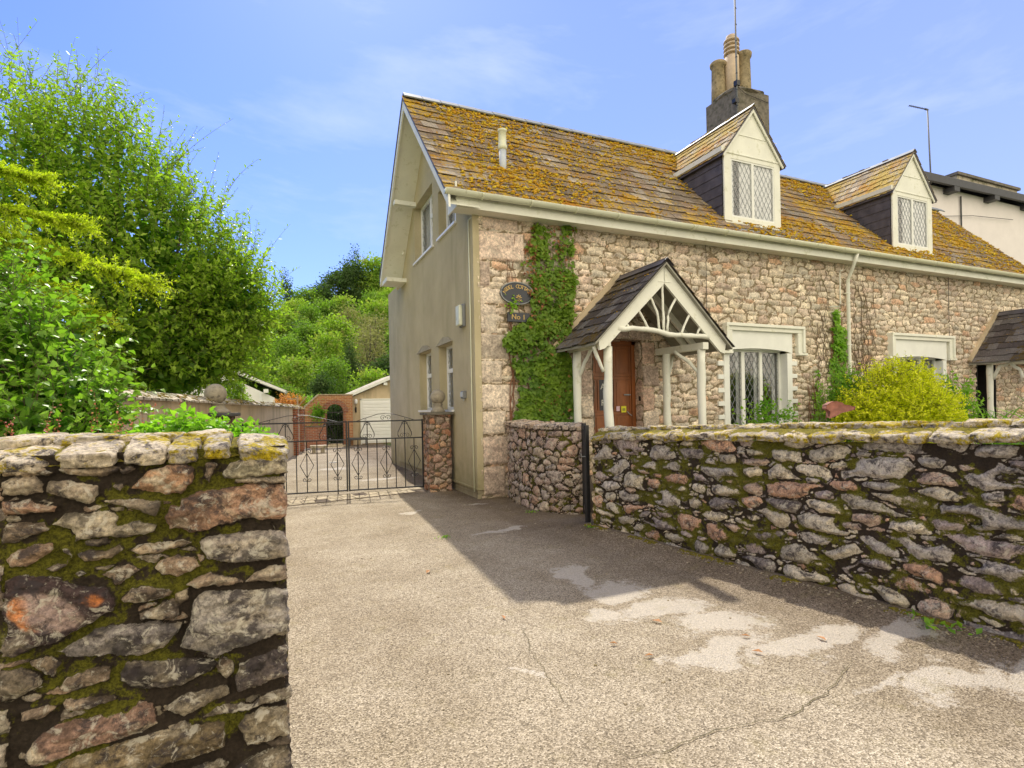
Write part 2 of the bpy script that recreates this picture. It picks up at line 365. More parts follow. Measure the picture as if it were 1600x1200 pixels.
def mesh_np(name, V, F, mat, parent=None, smooth=False, attrs=None):
    me = bpy.data.meshes.new(name); V = np.asarray(V, np.float32); F = np.asarray(F, np.int32); k_ = F.shape[1]
    me.vertices.add(len(V)); me.vertices.foreach_set('co', V.ravel())
    me.loops.add(F.size); me.loops.foreach_set('vertex_index', F.ravel())
    me.polygons.add(len(F)); me.polygons.foreach_set('loop_start', np.arange(0, F.size, k_, dtype=np.int32)); me.polygons.foreach_set('loop_total', np.full(len(F), k_, np.int32))
    if smooth: me.polygons.foreach_set('use_smooth', np.ones(len(F), bool))
    me.materials.append(MATS[mat]); me.update(calc_edges=True)
    for an, (ty, dom, data) in (attrs or {}).items(): put_attr(me, an, ty, dom, data)
    o = bpy.data.objects.new(name, me); COL.objects.link(o)
    if parent is not None:
        o.parent = parent
        if parent.parent is None: o.matrix_parent_inverse = parent.matrix_basis.inverted()
    return o
def tag(o, label=None, cat=None, group=None, kind=None):
    for a, b in (('label', label), ('category', cat), ('group', group), ('kind', kind)):
        if b: o[a] = b
    return o
def thing(name, label, cat, loc, group=None):
    o = bpy.data.objects.new(name, None); COL.objects.link(o); o.location = loc; o.matrix_basis = Matrix.Translation(loc)
    o.empty_display_size = .2; return tag(o, label, cat, group)
def copy_tree(o, parent=None):
    c = o.copy(); COL.objects.link(c); c.parent = parent
    for ch in list(o.children): copy_tree(ch, c)
    return c
def grid(nu, nv):
    i = np.arange(nu - 1)[:, None]; j = np.arange(nv - 1)[None]; a = i * nv + j
    return np.stack([a, a + nv, a + nv + 1, a + 1], -1).reshape(-1, 4)
# ------------------------------------------------------------------ stone fields
def voro(U, V, cw, ch, seed, p=3.0, wr=.5, jit=.8):
    gj = np.floor(V / ch); best = np.full(U.shape, 9.); sec = np.full(U.shape, 9.); bid = np.zeros(U.shape, np.int64)
    cu = np.zeros(U.shape); cv = np.zeros(U.shape)
    for dj in (-2, -1, 0, 1, 2):
        j = gj + dj; off = hsh(j, j * 0, j * 0, seed + 5) 
        gi = np.floor(U / cw + off)
        for di in (-2, -1, 0, 1, 2):
            i = gi + di
            h1 = hsh(i, j, j * 0, seed); h2 = hsh(i, j, j * 0, seed + 1); h3 = hsh(i, j, j * 0, seed + 2)
            su = (i - off + .5 + (h1 - .5) * jit) * cw; sv = (j + .5 + (h2 - .5) * jit) * ch
            wt = 1 + (h3 - .4) * wr * 2
            d = ((np.abs(U - su) / cw) ** p + (np.abs(V - sv) / ch) ** p) ** (1 / p) / wt
            m = d < best; sec = np.where(m, best, np.minimum(sec, d)); cu = np.where(m, su, cu); cv = np.where(m, sv, cv)
            bid = np.where(m, (i * 7919 + j * 104729).astype(np.int64), bid); best = np.where(m, d, best)
    return bid, (sec - best) * min(cw, ch) * .5, U - cu, V - cv
def idh(b, s): return hsh(b & 0xffff, b >> 16, b * 0, s)
def pal_col(b, pal, seed=0):
    P = np.array(pal); k_ = (idh(b, seed + 31) * len(P)).astype(int).clip(0, len(P) - 1)
    return P[k_] * (.78 + .44 * idh(b, seed + 32))[..., None]
def ground_z(x, y):      # driveway surface: a low bank rises to the garden wall
    x = np.asarray(x, float); y = np.asarray(y, float)
    wx = 3.70 + (5.93 - y) * .1213; t = np.clip((x - (wx - .42)) / .42, 0, 1)
    return .10 * t * t * (3 - 2 * t) * np.clip((6.9 - y) / .9, 0, 1)
GPAL = [(.58, .52, .41), (.50, .45, .36), (.42, .38, .34), (.60, .53, .40), (.54, .40, .31), (.27, .235, .22), (.55, .48, .37), (.56, .35, .24), (.46, .42, .38), (.38, .31, .29)]
FPAL = [(.72, .63, .53), (.69, .58, .49), (.60, .55, .47), (.70, .58, .45), (.74, .66, .53), (.64, .43, .30), (.60, .48, .40), (.68, .60, .48), (.72, .64, .52), (.66, .58, .48), (.70, .61, .49), (.64, .53, .43), (.69, .60, .50)]
QPAL = [(.60, .49, .42), (.54, .43, .37), (.62, .54, .46), (.52, .38, .31)]
PPAL = [(.42, .22, .14), (.36, .26, .22), (.46, .30, .2), (.34, .22, .18), (.45, .36, .30)]
def stone_fill(U, V, cw, ch, seed, joint, depth, pal, warp=.02, p=3., wr=.5, mossy=.5, rects=(), rpal=None, rough=.006, fill=0., jit=.8):
    wu = U + warp * fbm(U * 9, V * 9, s=seed + 3) + warp * .5 * fbm(U * 30, V * 30, s=seed + 8); wv = V + warp * .8 * fbm(U * 9 + 40, V * 9, s=seed + 4) + warp * .5 * fbm(U * 30 + 9, V * 30, s=seed + 9)
    b, e, lu, lv = voro(wu, wv, cw, ch, seed, p, wr, jit)
    d = e - joint * (.6 + .8 * (fbm(U * 3, V * 3, s=seed + 6) * .5 + .5))
    col = pal_col(b, pal, seed)
    for n_, (a0, a1, b0, b1) in enumerate(rects):
        di = np.minimum(np.minimum(wu - a0, a1 - wu), np.minimum(wv - b0, b1 - wv)); m = di > -joint * 1.2
        d = np.where(m, di, d); b = np.where(m, n_ * 977 + 13, b); q = pal_col(b, rpal or pal, seed)
        col = np.where(m[..., None], q, col); lu = np.where(m, wu - (a0 + a1) / 2, lu); lv = np.where(m, wv - (b0 + b1) / 2, lv)
    if fill:
        b2, e2, lu2, lv2 = voro(wu + 3.3, wv + 1.7, cw * .36, ch * .42, seed + 50, p, .6); d2 = np.minimum(e2 - joint * .45, -d - joint * .25)
        m2 = (d2 > -.002) & (idh(b2, 77) < fill); d = np.where(m2, d2, d); b = np.where(m2, b2 + 55555, b); col = np.where(m2[..., None], pal_col(b2, pal, seed + 9), col); lu = np.where(m2, lu2, lu); lv = np.where(m2, lv2, lv)
    mask = sst(-.004, .007, d)
    tiltu = (idh(b, 3) - .5) * .16; tiltv = (idh(b, 4) - .5) * .2
    h = depth * (sst(-.006, .022, d) * (.55 + .45 * idh(b, 7)) + .22 * sst(.0, .06, d)) + (lu * tiltu + lv * tiltv) * mask + rough * fbm(U * 22, V * 22, s=seed + 11) + rough * .5 * fbm(U * 70, V * 70, s=seed + 12)
    h = h + depth * .25 * (1 - mask) * (fbm(U * 30, V * 30, s=seed + 15) + .3)
    moss = (1 - sst(.0, .018, d)) * (.42 + .12 * (mossy > .4) + mossy * (.35 * fbm(U * 1.6, V * 1.6, s=seed + 20) + fbm(U * 7, V * 9, s=seed + 21) * .9))
    moss += .26 * sst(.2, .5, fbm(U * 3.2, V * 4.2, s=seed + 22)) * mossy
    return h, col, mask, moss
def attrs3(col, mask, moss): return {'col': ('FLOAT_COLOR', 'POINT', col.reshape(-1, col.shape[-1])), 'mask': ('FLOAT', 'POINT', mask.ravel()), 'moss': ('FLOAT', 'POINT', moss.ravel())}

# ------------------------------------------------------------------ ground
def sheet(name, x0, x1, y0, y1, z, mat, nx=2, ny=2, zf=None):
    X, Y = np.meshgrid(np.linspace(x0, x1, nx), np.linspace(y0, y1, ny), indexing='ij'); Z = np.full(X.shape, z) if zf is None else zf(X, Y)
    return mesh_np(name, np.stack([X, Y, Z], -1).reshape(-1, 3), grid(nx, ny), mat)
g = sheet('ground', -400, 500, -300, 700, -.012, 'grass_ground'); tag(g, kind='structure')
# driveway: fine grid close to the camera, coarse behind the gates
def drive_part(x0, x1, y0, y1, st):
    nx, ny = int((x1 - x0) / st) + 1, int((y1 - y0) / st) + 1
    return np.meshgrid(np.linspace(x0, x1, nx), np.linspace(y0, y1, ny), indexing='ij')
def drive_attrs(X, Y):
    blobs = [(2.60, 6.55, .36, .12), (2.9, 6.62, .25, .12), (2.62, 4.5, .22, .45), (2.72, 4.0, .38, .34), (2.72, 3.45, .60, .34), (3.0, 3.05, .55, .30), (2.62, 2.7, .55, .18), (3.05, 2.5, .5, .18), (3.42, 2.55, .35, .22), (3.75, 2.25, .5, .2), (3.5, 1.8, .6, .26), (4.0, 1.55, .6, .26), (2.3, 3.6, .2, .2), (3.1, 2.0, .3, .1), (1.40, 3.03, .06, .06), (2.0, 8.4, .3, .1), (3.05, 8.6, .25, .12), (1.6, 16, .6, .5), (2.3, 13, .7, .3)]
    wx = X + .26 * fbm(X * 3.2, Y * 3.2, s=91, o=6); wy = Y + .26 * fbm(X * 3.2, Y * 3.2, s=92, o=6)
    pt = np.zeros(X.shape)
    for cx, cy, rx, ry in blobs: pt = np.maximum(pt, 1.25 - np.sqrt(((wx - cx) / rx) ** 2 + ((wy - cy) / ry) ** 2))
    pt = np.clip(pt * 1.0, 0, 1) - .12
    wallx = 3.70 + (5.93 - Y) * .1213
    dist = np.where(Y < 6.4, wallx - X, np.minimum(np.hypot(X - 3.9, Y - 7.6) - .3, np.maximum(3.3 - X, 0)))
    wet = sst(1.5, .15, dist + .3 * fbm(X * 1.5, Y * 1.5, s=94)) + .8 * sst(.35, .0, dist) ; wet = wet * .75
    return pt, np.clip(wet, 0, 1)
VV, FF, PP, WW = [], [], [], []; o_ = 0
for (x0, x1, y0, y1, st) in ((-.6, 4.9, .9, 9.3, .025), (-3, 4.9, -6, .9, .12), (-.6, 4.9, 9.3, 30, .1)):
    X, Y = drive_part(x0, x1, y0, y1, st); p_, w_ = drive_attrs(X, Y); Z = ground_z(X, Y) + .004 * fbm(X * 2, Y * 2, s=77)
    VV.append(np.stack([X, Y, Z], -1).reshape(-1, 3)); FF.append(grid(*X.shape) + o_); o_ += X.size; PP.append(p_.ravel()); WW.append(w_.ravel())
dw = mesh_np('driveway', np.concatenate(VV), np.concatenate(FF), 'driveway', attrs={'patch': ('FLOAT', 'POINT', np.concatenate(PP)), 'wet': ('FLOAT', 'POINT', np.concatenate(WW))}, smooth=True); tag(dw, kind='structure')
def ribbon(name, pts, wd, mat, seed=0):
    P = np.array(pts, float); seg = np.linspace(0, 1, 90); acc = np.r_[0, np.cumsum(np.hypot(*np.diff(P, axis=0).T))]; acc /= acc[-1]
    x = np.interp(seg, acc, P[:, 0]) + .022 * fbm(seg * 22, seg * 0, s=seed); y = np.interp(seg, acc, P[:, 1]) + .022 * fbm(seg * 22, seg * 0 + 5, s=seed)
    ww = wd * (.45 + .9 * np.abs(fbm(seg * 14, seg * 0 + 9, s=seed))) * np.minimum(1, 9 * np.minimum(seg, 1 - seg) + .1)
    dx, dy = np.gradient(x), np.gradient(y); l_ = np.hypot(dx, dy); nx, ny = -dy / l_, dx / l_
    V = np.concatenate([np.stack([x + s * nx * ww, y + s * ny * ww, ground_z(x, y) + .007], -1) for s in (-1, 1)]); n = len(seg)
    F = np.array([(i, i + 1, n + i + 1, n + i) for i in range(n - 1)]); o = mesh_np(name, V, F, mat, parent=None); o['kind'] = 'structure'; return o
ribbon('crack', [(3.25, 2.25), (2.84, 2.07), (2.4, 1.97), (2.18, 2.01), (1.94, 2.06), (1.63, 2.02), (1.47, 2.05), (1.36, 2.2)], .004, 'crack_dirt', 3)
ribbon('crack', [(1.64, 3.62), (1.52, 3.21), (1.48, 2.94), (1.42, 2.54)], .0025, 'crack_dirt', 6)
r_ = sheet('road', 4.55, 30, -12, 1.86, .16, 'asphalt'); tag(r_, kind='structure')
# strip of stone sets before the gate
mb = MB(); a = Vector((.0, 10.05, 0)); b = Vector((2.75, 10.50, 0)); n = 12; tx_ = (b - a).normalized(); ny_ = Vector((-tx_.y, tx_.x, 0)); sp_ = (b - a).length / n
for r in range(2):
    for i in range(n):
        if random.random() < .08: continue
        p = a + tx_ * (i * sp_ + (.35 * sp_ if r else 0)) + ny_ * (r * .30); q = [p + tx_ * .016 + ny_ * .014, p + tx_ * (sp_ - .0) + ny_ * .014, p + tx_ * (sp_ - .0) + ny_ * .286, p + tx_ * .016 + ny_ * .286]
        mb.prism([(v.x, v.y, .0) for v in q], (0, 0, .010 + .003 * random.random()))
q = [a - ny_ * .03, b - ny_ * .03, b + ny_ * .64, a + ny_ * .64]; o = MB().prism([(v.x, v.y, .0) for v in q], (0, 0, .0065)).build('joint_dirt', 'soil'); o['kind'] = 'structure'
s_ = mb.build('paving_strip', 'sets'); tag(s_, kind='structure')
s_ = sheet('front_garden', 4.2, 24, -1, 9.05, .28, 'soil', 60, 30, lambda X, Y: .28 + .05 * fbm(X * 1.5, Y * 1.5, s=5) - .6 * sst(4.45, 4.2, X)); tag(s_, kind='structure')
s_ = sheet('planting_bed', -6, -.2, 2.72, 9.82, 1.22, 'soil', 30, 30, lambda X, Y: 1.25 + .05 * fbm(X * 2, Y * 2, s=8) - .08 - .48 * sst(6, 9.5, Y)); tag(s_, kind='structure')
def hill_z(X, Y):
    s = np.clip((Y - 33) / 62, 0, 1.4); return 15 * s ** 1.15 + .16 * np.clip(X, -8, 60) * s + .7 * fbm(X * .08, Y * .08, s=4) * s - .02 - np.clip(-X - 8, 0, 60) * .12 * s
s_ = sheet('hill', -90, 130, 31.5, 150, 0, 'grass_ground', 60, 50, hill_z); tag(s_, kind='structure')

# ------------------------------------------------------------------ cottage
HX0, HX1, HY, RY, RZ, EY, EZ = 3.3, 21.95, 9.08, 11.8, 8.47, 8.70, 5.24
SL = (RZ - EZ) / (RY - EY); VX0, VX1 = 2.74, 22.1
H = thing('stone_cottage', 'long two-storey stone cottage with rendered gable end, lichened tile roof and two roof dormers', 'house', (3.3, 9.08, 0))
D1 = (5.74, 6.92, -.3, 2.95); W1 = (9.26, 11.06, .85, 2.86); W2 = (15.16, 17.2, .85, 2.80); D2 = (18.9, 19.9, -.3, 2.6)
# front wall, displaced stone by stone
us = np.concatenate([np.arange(3.38, 12.5, .021), np.arange(12.5, 21.95, .028)]); vs_ = np.arange(-.12, 5.12, .021)
U, V = np.meshgrid(us, vs_, indexing='ij')
rects = [(3.40, 4.30, 4.28, 4.80), (3.42, 3.62, 3.80, 4.25), (3.42, 4.03, 3.50, 3.77), (3.42, 3.73, 2.98, 3.47), (3.42, 3.98, 2.50, 2.94), (3.42, 3.82, 2.08, 2.46), (3.42, 4.2, 1.6, 2.04), (3.42, 3.88, 1.14, 1.56), (3.42, 4.02, .6, 1.1), (3.42, 3.85, .06, .56), (3.5, 4.2, 4.85, 5.04),
         (5.42, 5.75, 2.35, 2.9), (5.40, 5.75, 1.85, 2.31), (5.44, 5.75, 1.4, 1.81), (5.42, 5.75, .9, 1.36), (6.93, 7.24, 2.45, 2.9), (6.93, 7.34, 2.0, 2.41), (6.93, 7.22, 1.5, 1.96), (6.93, 7.32, 1.0, 1.46), (5.5, 6.2, 2.96, 3.2), (6.24, 6.62, 2.97, 3.24), (6.66, 7.15, 2.96, 3.2)]
h, col, mask, moss = stone_fill(U, V, .36, .138, 21, .0068, .042, FPAL, .013, 9., .45, .18, rects, QPAL, .005, .7, .62)
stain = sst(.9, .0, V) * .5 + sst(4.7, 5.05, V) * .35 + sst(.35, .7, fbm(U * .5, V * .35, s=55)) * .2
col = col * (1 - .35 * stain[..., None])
keep = np.ones(U.shape, bool)
for (a0, a1, b0, b1) in (D1, W1, W2, D2): keep &= ~((U > a0 + .01) & (U < a1 - .01) & (V > b0) & (V < b1 - .01))
F = grid(*U.shape); kf = keep.ravel()[F].all(1)
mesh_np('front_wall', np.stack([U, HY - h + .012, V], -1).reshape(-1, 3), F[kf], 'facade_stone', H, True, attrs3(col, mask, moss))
# reveals of the door openings in stone
def stone_patch(name, P0, du, dv, lu, lv, nrm, seed, mat, parent, pal, cw=.3, ch=.2, st=.02, **kw):
    U, V = np.meshgrid(np.arange(0, lu + st, st), np.arange(0, lv + st, st), indexing='ij')
    h, col, mask, moss = stone_fill(U, V, cw, ch, seed, .006, .02, pal, .012, **kw)
    P = np.array(P0) + U[..., None] * np.array(du) + V[..., None] * np.array(dv) + h[..., None] * np.array(nrm)
    return mesh_np(name, P.reshape(-1, 3), grid(*U.shape), mat, parent, True, attrs3(col, mask, moss))
stone_patch('door_reveal', (6.93, 9.05, 0), (0, 1, 0), (0, 0, 1), .34, 3.0, (-1, 0, 0), 61, 'facade_stone', H, QPAL, .3, .42)
stone_patch('door_reveal', (5.73, 9.05, 0), (0, 1, 0), (0, 0, 1), .34, 3.0, (1, 0, 0), 62, 'facade_stone', H, QPAL, .3, .42)
stone_patch('door_reveal', (5.7, 9.05, 2.96), (0, 1, 0), (1, 0, 0), .34, 1.3, (0, 0, -1), 63, 'facade_stone', H, QPAL, .3, .42)
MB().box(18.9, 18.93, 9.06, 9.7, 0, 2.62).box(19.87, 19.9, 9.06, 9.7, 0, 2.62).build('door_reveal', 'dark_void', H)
MB().box(18.93, 19.87, 9.6, 9.66, 0.05, 2.6).build('front_door', 'oak_door', H)

# gable wall with deep window openings
def holed(mb, outer, holes, x, depth, plane='x'):
    f = (lambda a, b, d=0: Vector((x + d, a, b))) if plane == 'x' else (lambda a, b, d=0: Vector((a, x + d, b)))
    loops = [[f(*p) for p in outer]] + [[f(a0, b0), f(a0, b1), f(a1, b1), f(a1, b0)] for (a0, a1, b0, b1) in holes]
    flat = [p for l_ in loops for p in l_]; mb.add(flat, [tuple(t) for t in tessellate_polygon(loops)])
    for (a0, a1, b0, b1) in holes:
        q = [(a0, b0), (a0, b1), (a1, b1), (a1, b0)]
        for i in range(4):
            p, r = q[i], q[(i + 1) % 4]; mb.add([f(*p), f(*r), f(*r, depth), f(*p, depth)], [(0, 1, 2, 3)])
GW = [(11.60, 13.25, 5.22, 6.60), (9.98, 11.15, 5.22, 6.2), (11.95, 13.0, 1.60, 2.96), (10.36, 11.32, 1.60, 2.95)]
mb = MB(); holed(mb, [(9.06, .19), (9.06, 5.2), (9.5, 5.9), (11.8, 8.3), (14.1, 5.9), (14.9, 5.0), (15.5, 5.0), (15.5, .19)], GW, HX0, .24)
mb.add([(3.3, 9.06, .19), (3.42, 9.06, .19), (3.42, 9.06, 5.1), (3.3, 9.06, 5.1)], [(0, 1, 2, 3)])
mb.add([(3.42, 9.06, .19), (3.42, 9.12, .19), (3.42, 9.12, 5.1), (3.42, 9.06, 5.1)], [(0, 1, 2, 3)])
mb.box(3.28, 3.3, 9.05, 15.5, .165, .195); mb.box(3.28, 3.42, 9.04, 9.06, .165, .195)
mb.build('gable_wall', 'render', H)
MB().box(3.325, 5, 9.085, 15.5, -.1, .18).box(3.31, 3.36, 9.07, 9.12, -.1, .17).box(3.31, 3.36, 9.07, 15.4, .085, .10).build('plinth', 'render_plinth', H)
MB().box(3.315, 8.5, 15.5, 16.75, -.1, 5.15).build('rear_extension', 'render', H)
MB().box(5.2, 21.9, 15.3, 15.4, 0, 5.1).box(21.85, 21.95, 9.3, 15.4, 0, 5.1).box(5.2, 21.8, 9.6, 15.3, 5.02, 5.08).build('rear_wall', 'render', H)
MB().add([(21.9, 9.1, 5), (21.9, 14.5, 5), (21.9, 11.8, 8.3)], [(0, 1, 2)]).build('end_gable', 'render', H)
# hooded lintels, cracked render above small windows
for (y0, y1, z) in ((11.88, 13.08, 2.965), (10.29, 11.40, 2.955)):
    MB().prism([(3.25, y0, z), (3.25, y1, z), (3.29, (y0 * .35 + y1 * .65), z + .16), (3.29, y0 * .7 + y1 * .3, z + .13)], (.04, 0, 0)).build('window_lintel', 'render_plinth', H)
def casement(y0, y1, z0, z1, mull, trans, light_over=None):
    x = HX0 + .17; w = MB()
    fr = .055
    w.box(x, x + .06, y0, y1, z0, z0 + fr).box(x, x + .06, y0, y1, z1 - fr, z1).box(x, x + .06, y0, y0 + fr, z0 + fr, z1 - fr).box(x, x + .06, y1 - fr, y1, z0 + fr, z1 - fr)
    for m in mull: w.box(x - .006, x + .06, m - .04, m + .04, z0 + fr, z1 - fr)
    for (a, b, z) in trans: w.box(x - .006, x + .06, a, b, z - .045, z + .045)
    o = w.build('window', 'white_plastic', H, bevel=.004)
    MB().box(x + .03, x + .036, y0 + fr, y1 - fr, z0 + fr, z1 - fr).build('pane', 'glass', o)
    c = MB(); n = 40; yy = np.linspace(y0 + .05, y1 - .05, n)
    for i in range(n - 1): c.add([(x + .14 + .02 * math.sin(i * 1.9), yy[i], z0), (x + .14 + .02 * math.sin((i + 1) * 1.9), yy[i + 1], z0), (x + .14 + .02 * math.sin((i + 1) * 1.9), yy[i + 1], z1), (x + .14 + .02 * math.sin(i * 1.9), yy[i], z1)], [(0, 1, 2, 3)])
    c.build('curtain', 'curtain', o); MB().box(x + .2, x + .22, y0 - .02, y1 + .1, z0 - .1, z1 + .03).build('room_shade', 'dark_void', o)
    ld = MB(); cnt = 0
    st = .11
    for sgn in (1, -1):
        k_ = z0 - (y1 - y0) * 1.6
        while k_ < z1 + (y1 - y0) * 1.6:
            ps = []
            for yy_ in np.linspace(y0 + fr, y1 - fr, 30):
                zz = k_ + sgn * 1.6 * (yy_ - y0)
                if z0 + fr <= zz <= z1 - fr: ps.append((x + .026, yy_, zz))
            if len(ps) > 1: ld.bar(ps[0], ps[-1], .006, .006)
            k_ += st * 1.9
    ld.build('lead_lattice', 'lead', o)
    MB().box(HX0 - .05, HX0 + .2, y0 - .04, y1 + .04, z0 - .045, z0 + .0).build('window_sill', 'white_plastic', H)
casement(11.60, 13.25, 5.22, 6.60, [12.35], [(11.66, 12.32, 6.1)])
casement(9.98, 11.15, 5.22, 6.2, [10.5], [])
casement(11.95, 13.0, 1.60, 2.96, [], [(12.0, 12.95, 2.42)])
casement(10.36, 11.32, 1.60, 2.95, [], [(10.41, 11.27, 2.42)])

# roof: tiled slopes
def tiles(ox, oy, oz, du, dv, nu, nv, W_, G_, seed, pal, skip=None, thick=.013, tilt=.09, jit=1.0, name='x', mat='roof_tile', parent=None, clip=None):
    """courses of tiles: du = unit along eave, dv = unit up the slope"""
    rnd = random.Random(seed); V = []; F = []; C = []; du, dv = Vector(du), Vector(dv); nn = du.cross(dv).normalized()
    if nn.z < 0: nn = -nn
    O = Vector((ox, oy, oz))
    for j in range(nv):
        off = (j % 2) * .5 * W_ + rnd.uniform(-.01, .01)
        for i in range(-1, nu + 1):
            a0 = i * W_ + off; a1 = a0 + W_ - .004
            a0 = max(a0, 0); a1 = min(a1, nu * W_)
            if a1 - a0 < .02: continue
            b0 = j * G_ + rnd.uniform(-.012, .012) * jit; b1 = b0 + G_ + .05
            if clip:
                lo, hi = clip((b0 + b1) / 2 - .02)
                a0 = max(a0, lo); a1 = min(a1, hi)
                if a1 - a0 < .015: continue
            lift = tilt * G_ + thick + rnd.uniform(0, .006) * jit; sk = rnd.uniform(-.006, .006) * jit
            if skip and skip(O + du * (a0 + a1) / 2 + dv * (b0 + b1) / 2): continue
            P = [O + du * a0 + dv * (b0 + sk) + nn * lift, O + du * a1 + dv * (b0 - sk) + nn * (lift + rnd.uniform(-.004, .004)), O + du * a1 + dv * b1 + nn * .006, O + du * a0 + dv * b1 + nn * .006]
            Q = [P[0] - nn * thick, P[1] - nn * thick]; o = len(V); V += P + Q
            F += [(o, o + 1, o + 2, o + 3), (o + 4, o + 5, o + 1, o), (o + 4, o, o + 3, o + 3), (o + 1, o + 5, o + 2, o + 2)]
            c = pal[rnd.randrange(len(pal))]; k_ = rnd.uniform(.8, 1.2); C += [(c[0] * k_, c[1] * k_, c[2] * k_)] * 6
    me_f = [f if f[2] != f[3] else f[:3] for f in F]; mb = MB(); mb.v = [tuple(v) for v in V]; mb.f = me_f
    return mb.build(name, mat, parent, attrs={'col': ('FLOAT_COLOR', 'POINT', C)})
TPAL = [(.31, .235, .165), (.35, .27, .185), (.26, .21, .155), (.32, .225, .145), (.40, .34, .26)]
uy = Vector((0, 1, SL)).normalized(); slope_len = math.hypot(RY - EY, RZ - EZ)
DORM = [(9.28, 11.02), (15.2, 16.94)]
def in_dormer(p):
    for a, b in DORM:
        if a + .06 < p.x < b - .06 and p.y > 9.25: 
            if p.z < 7.2 or abs(p.x - (a + b) / 2) < (8.42 - p.z) / 1.3 - .08: return True
    return False
nv = 14; G_ = slope_len / nv
roof = MB().prism([(VX0 + .02, EY + .02, EZ - .09), (VX0 + .02, RY, RZ - .09), (VX0 + .02, RY, RZ - .03), (VX0 + .02, EY, EZ - .02)], (.02, 0, 0))
roof.v = []; roof.f = []
roof.add([(VX0 - .02, EY, EZ), (VX1, EY, EZ), (VX1, RY, RZ), (VX0 - .02, RY, RZ), (VX0 - .02, EY, EZ - .05), (VX1, EY, EZ - .05), (VX1, RY, RZ - .05), (VX0 - .02, RY, RZ - .05)], [(0, 1, 2, 3), (4, 7, 6, 5), (0, 3, 7, 4), (1, 5, 6, 2), (0, 4, 5, 1)])
roof.add([(VX0 - .02, RY, RZ), (VX1, RY, RZ), (VX1, 14.9, EZ), (VX0 - .02, 14.9, EZ), (VX0 - .02, RY, RZ - .05), (VX1, RY, RZ - .05), (VX1, 14.9, EZ - .05), (VX0 - .02, 14.9, EZ - .05)], [(0, 1, 2, 3), (4, 7, 6, 5), (0, 3, 7, 4), (1, 5, 6, 2)])
roofo = roof.build('roof', 'slate', H)
tiles(VX0 - .03, EY - .02, EZ - .02, (1, 0, 0), uy, int((VX1 - VX0 + .03) / .32), nv, .3225, G_, 5, TPAL, in_dormer, name='front_tiles', parent=roofo, thick=.012, tilt=.045, jit=2.2)
tiles(VX1, 14.93, EZ - .02, (-1, 0, 0), Vector((0, -1, SL)).normalized(), int((VX1 - VX0 + .03) / .32), nv, .3225, G_, 6, TPAL, name='rear_tiles', parent=roofo, thick=.018, tilt=.1)
# moss tufts standing proud of the tiles
def tufts(name, n, fn, parent, seed, r0, r1, mat='moss_tuft'):
    rg = np.random.default_rng(seed); ico = []
    t = (1 + 5 ** .5) / 2
    base = np.array([(-1, t, 0), (1, t, 0), (-1, -t, 0), (1, -t, 0), (0, -1, t), (0, 1, t), (0, -1, -t), (0, 1, -t), (t, 0, -1), (t, 0, 1), (-t, 0, -1), (-t, 0, 1)]) / math.hypot(1, t)
    tri = np.array([(0, 11, 5), (0, 5, 1), (0, 1, 7), (0, 7, 10), (0, 10, 11), (1, 5, 9), (5, 11, 4), (11, 10, 2), (10, 7, 6), (7, 1, 8), (3, 9, 4), (3, 4, 2), (3, 2, 6), (3, 6, 8), (3, 8, 9), (4, 9, 5), (2, 4, 11), (6, 2, 10), (8, 6, 7), (9, 8, 1)])
    P = fn(rg, n); n = len(P); sc = (r0 + (r1 - r0) * rg.random(n) ** 2.5)[:, None, None]
    V = base[None] * (1 + .35 * rg.standard_normal((n, 12, 1))) * sc * np.stack([1 + .6 * rg.random(n), 1 + .3 * rg.random(n), .55 + .2 * rg.random(n)], -1)[:, None, :] + P[:, None, :]
    F = tri[None] + 12 * np.arange(n)[:, None, None]
    return mesh_np(name, V.reshape(-1, 3), F.reshape(-1, 3), mat, parent, True, {'var': ('FLOAT', 'POINT', np.repeat(rg.random(n), 12))})
def roof_pts(rg, n):
    x = rg.uniform(VX0 - .02, VX1 - .1, n * 6); j = rg.integers(0, nv, n * 6); s = rg.uniform(.005, .985, n * 6)
    dens = .46 + .75 * fbm(x * .45, s * 2.2, s=71) + .45 * fbm(x * 2.2, s * 9, s=72) 
    dens *= sst(2.7, 3.4, x) * .6 + .4
    k_ = (rg.random(n * 6) < np.clip(dens - .18, 0, 1) ** 1.5); x, s = x[k_][:n], s[k_][:n]
    P = np.stack([x, EY - .03 + s * (RY - EY), EZ + s * (RZ - EZ) + .022], -1)
    return P[[not in_dormer(Vector(p)) for p in P]]
tufts('roof_moss', 12500, roof_pts, roofo, 3, .008, .034)
tag(bpy.data.objects['roof_moss'], kind='stuff')
# ridge capping
mb = MB(); x = VX0; i = 0
while x < VX1:
    if x > 13.2 and i == 0: mb.build('ridge_tiles', 'lead', roofo); mb = MB(); i = 1
    L_ = .42; dz = random.uniform(-.006, .006)
    if not (12.0 < x + .2 < 13.2):
        for sg in (-1, 1): mb.add([(x, RY, RZ + .105 + dz), (x + L_ - .012, RY, RZ + .105 + dz), (x + L_ - .012, RY + sg * .16, RZ - .04 + dz), (x, RY + sg * .16, RZ - .04 + dz), (x, RY, RZ + .06 + dz), (x + L_ - .012, RY, RZ + .06 + dz), (x + L_ - .012, RY + sg * .14, RZ - .06 + dz), (x, RY + sg * .14, RZ - .06 + dz)], [(0, 1, 2, 3), (3, 2, 6, 7), (0, 3, 7, 4), (1, 5, 6, 2)])
    x += L_
mb.build('ridge_tiles', 'lead', roofo)
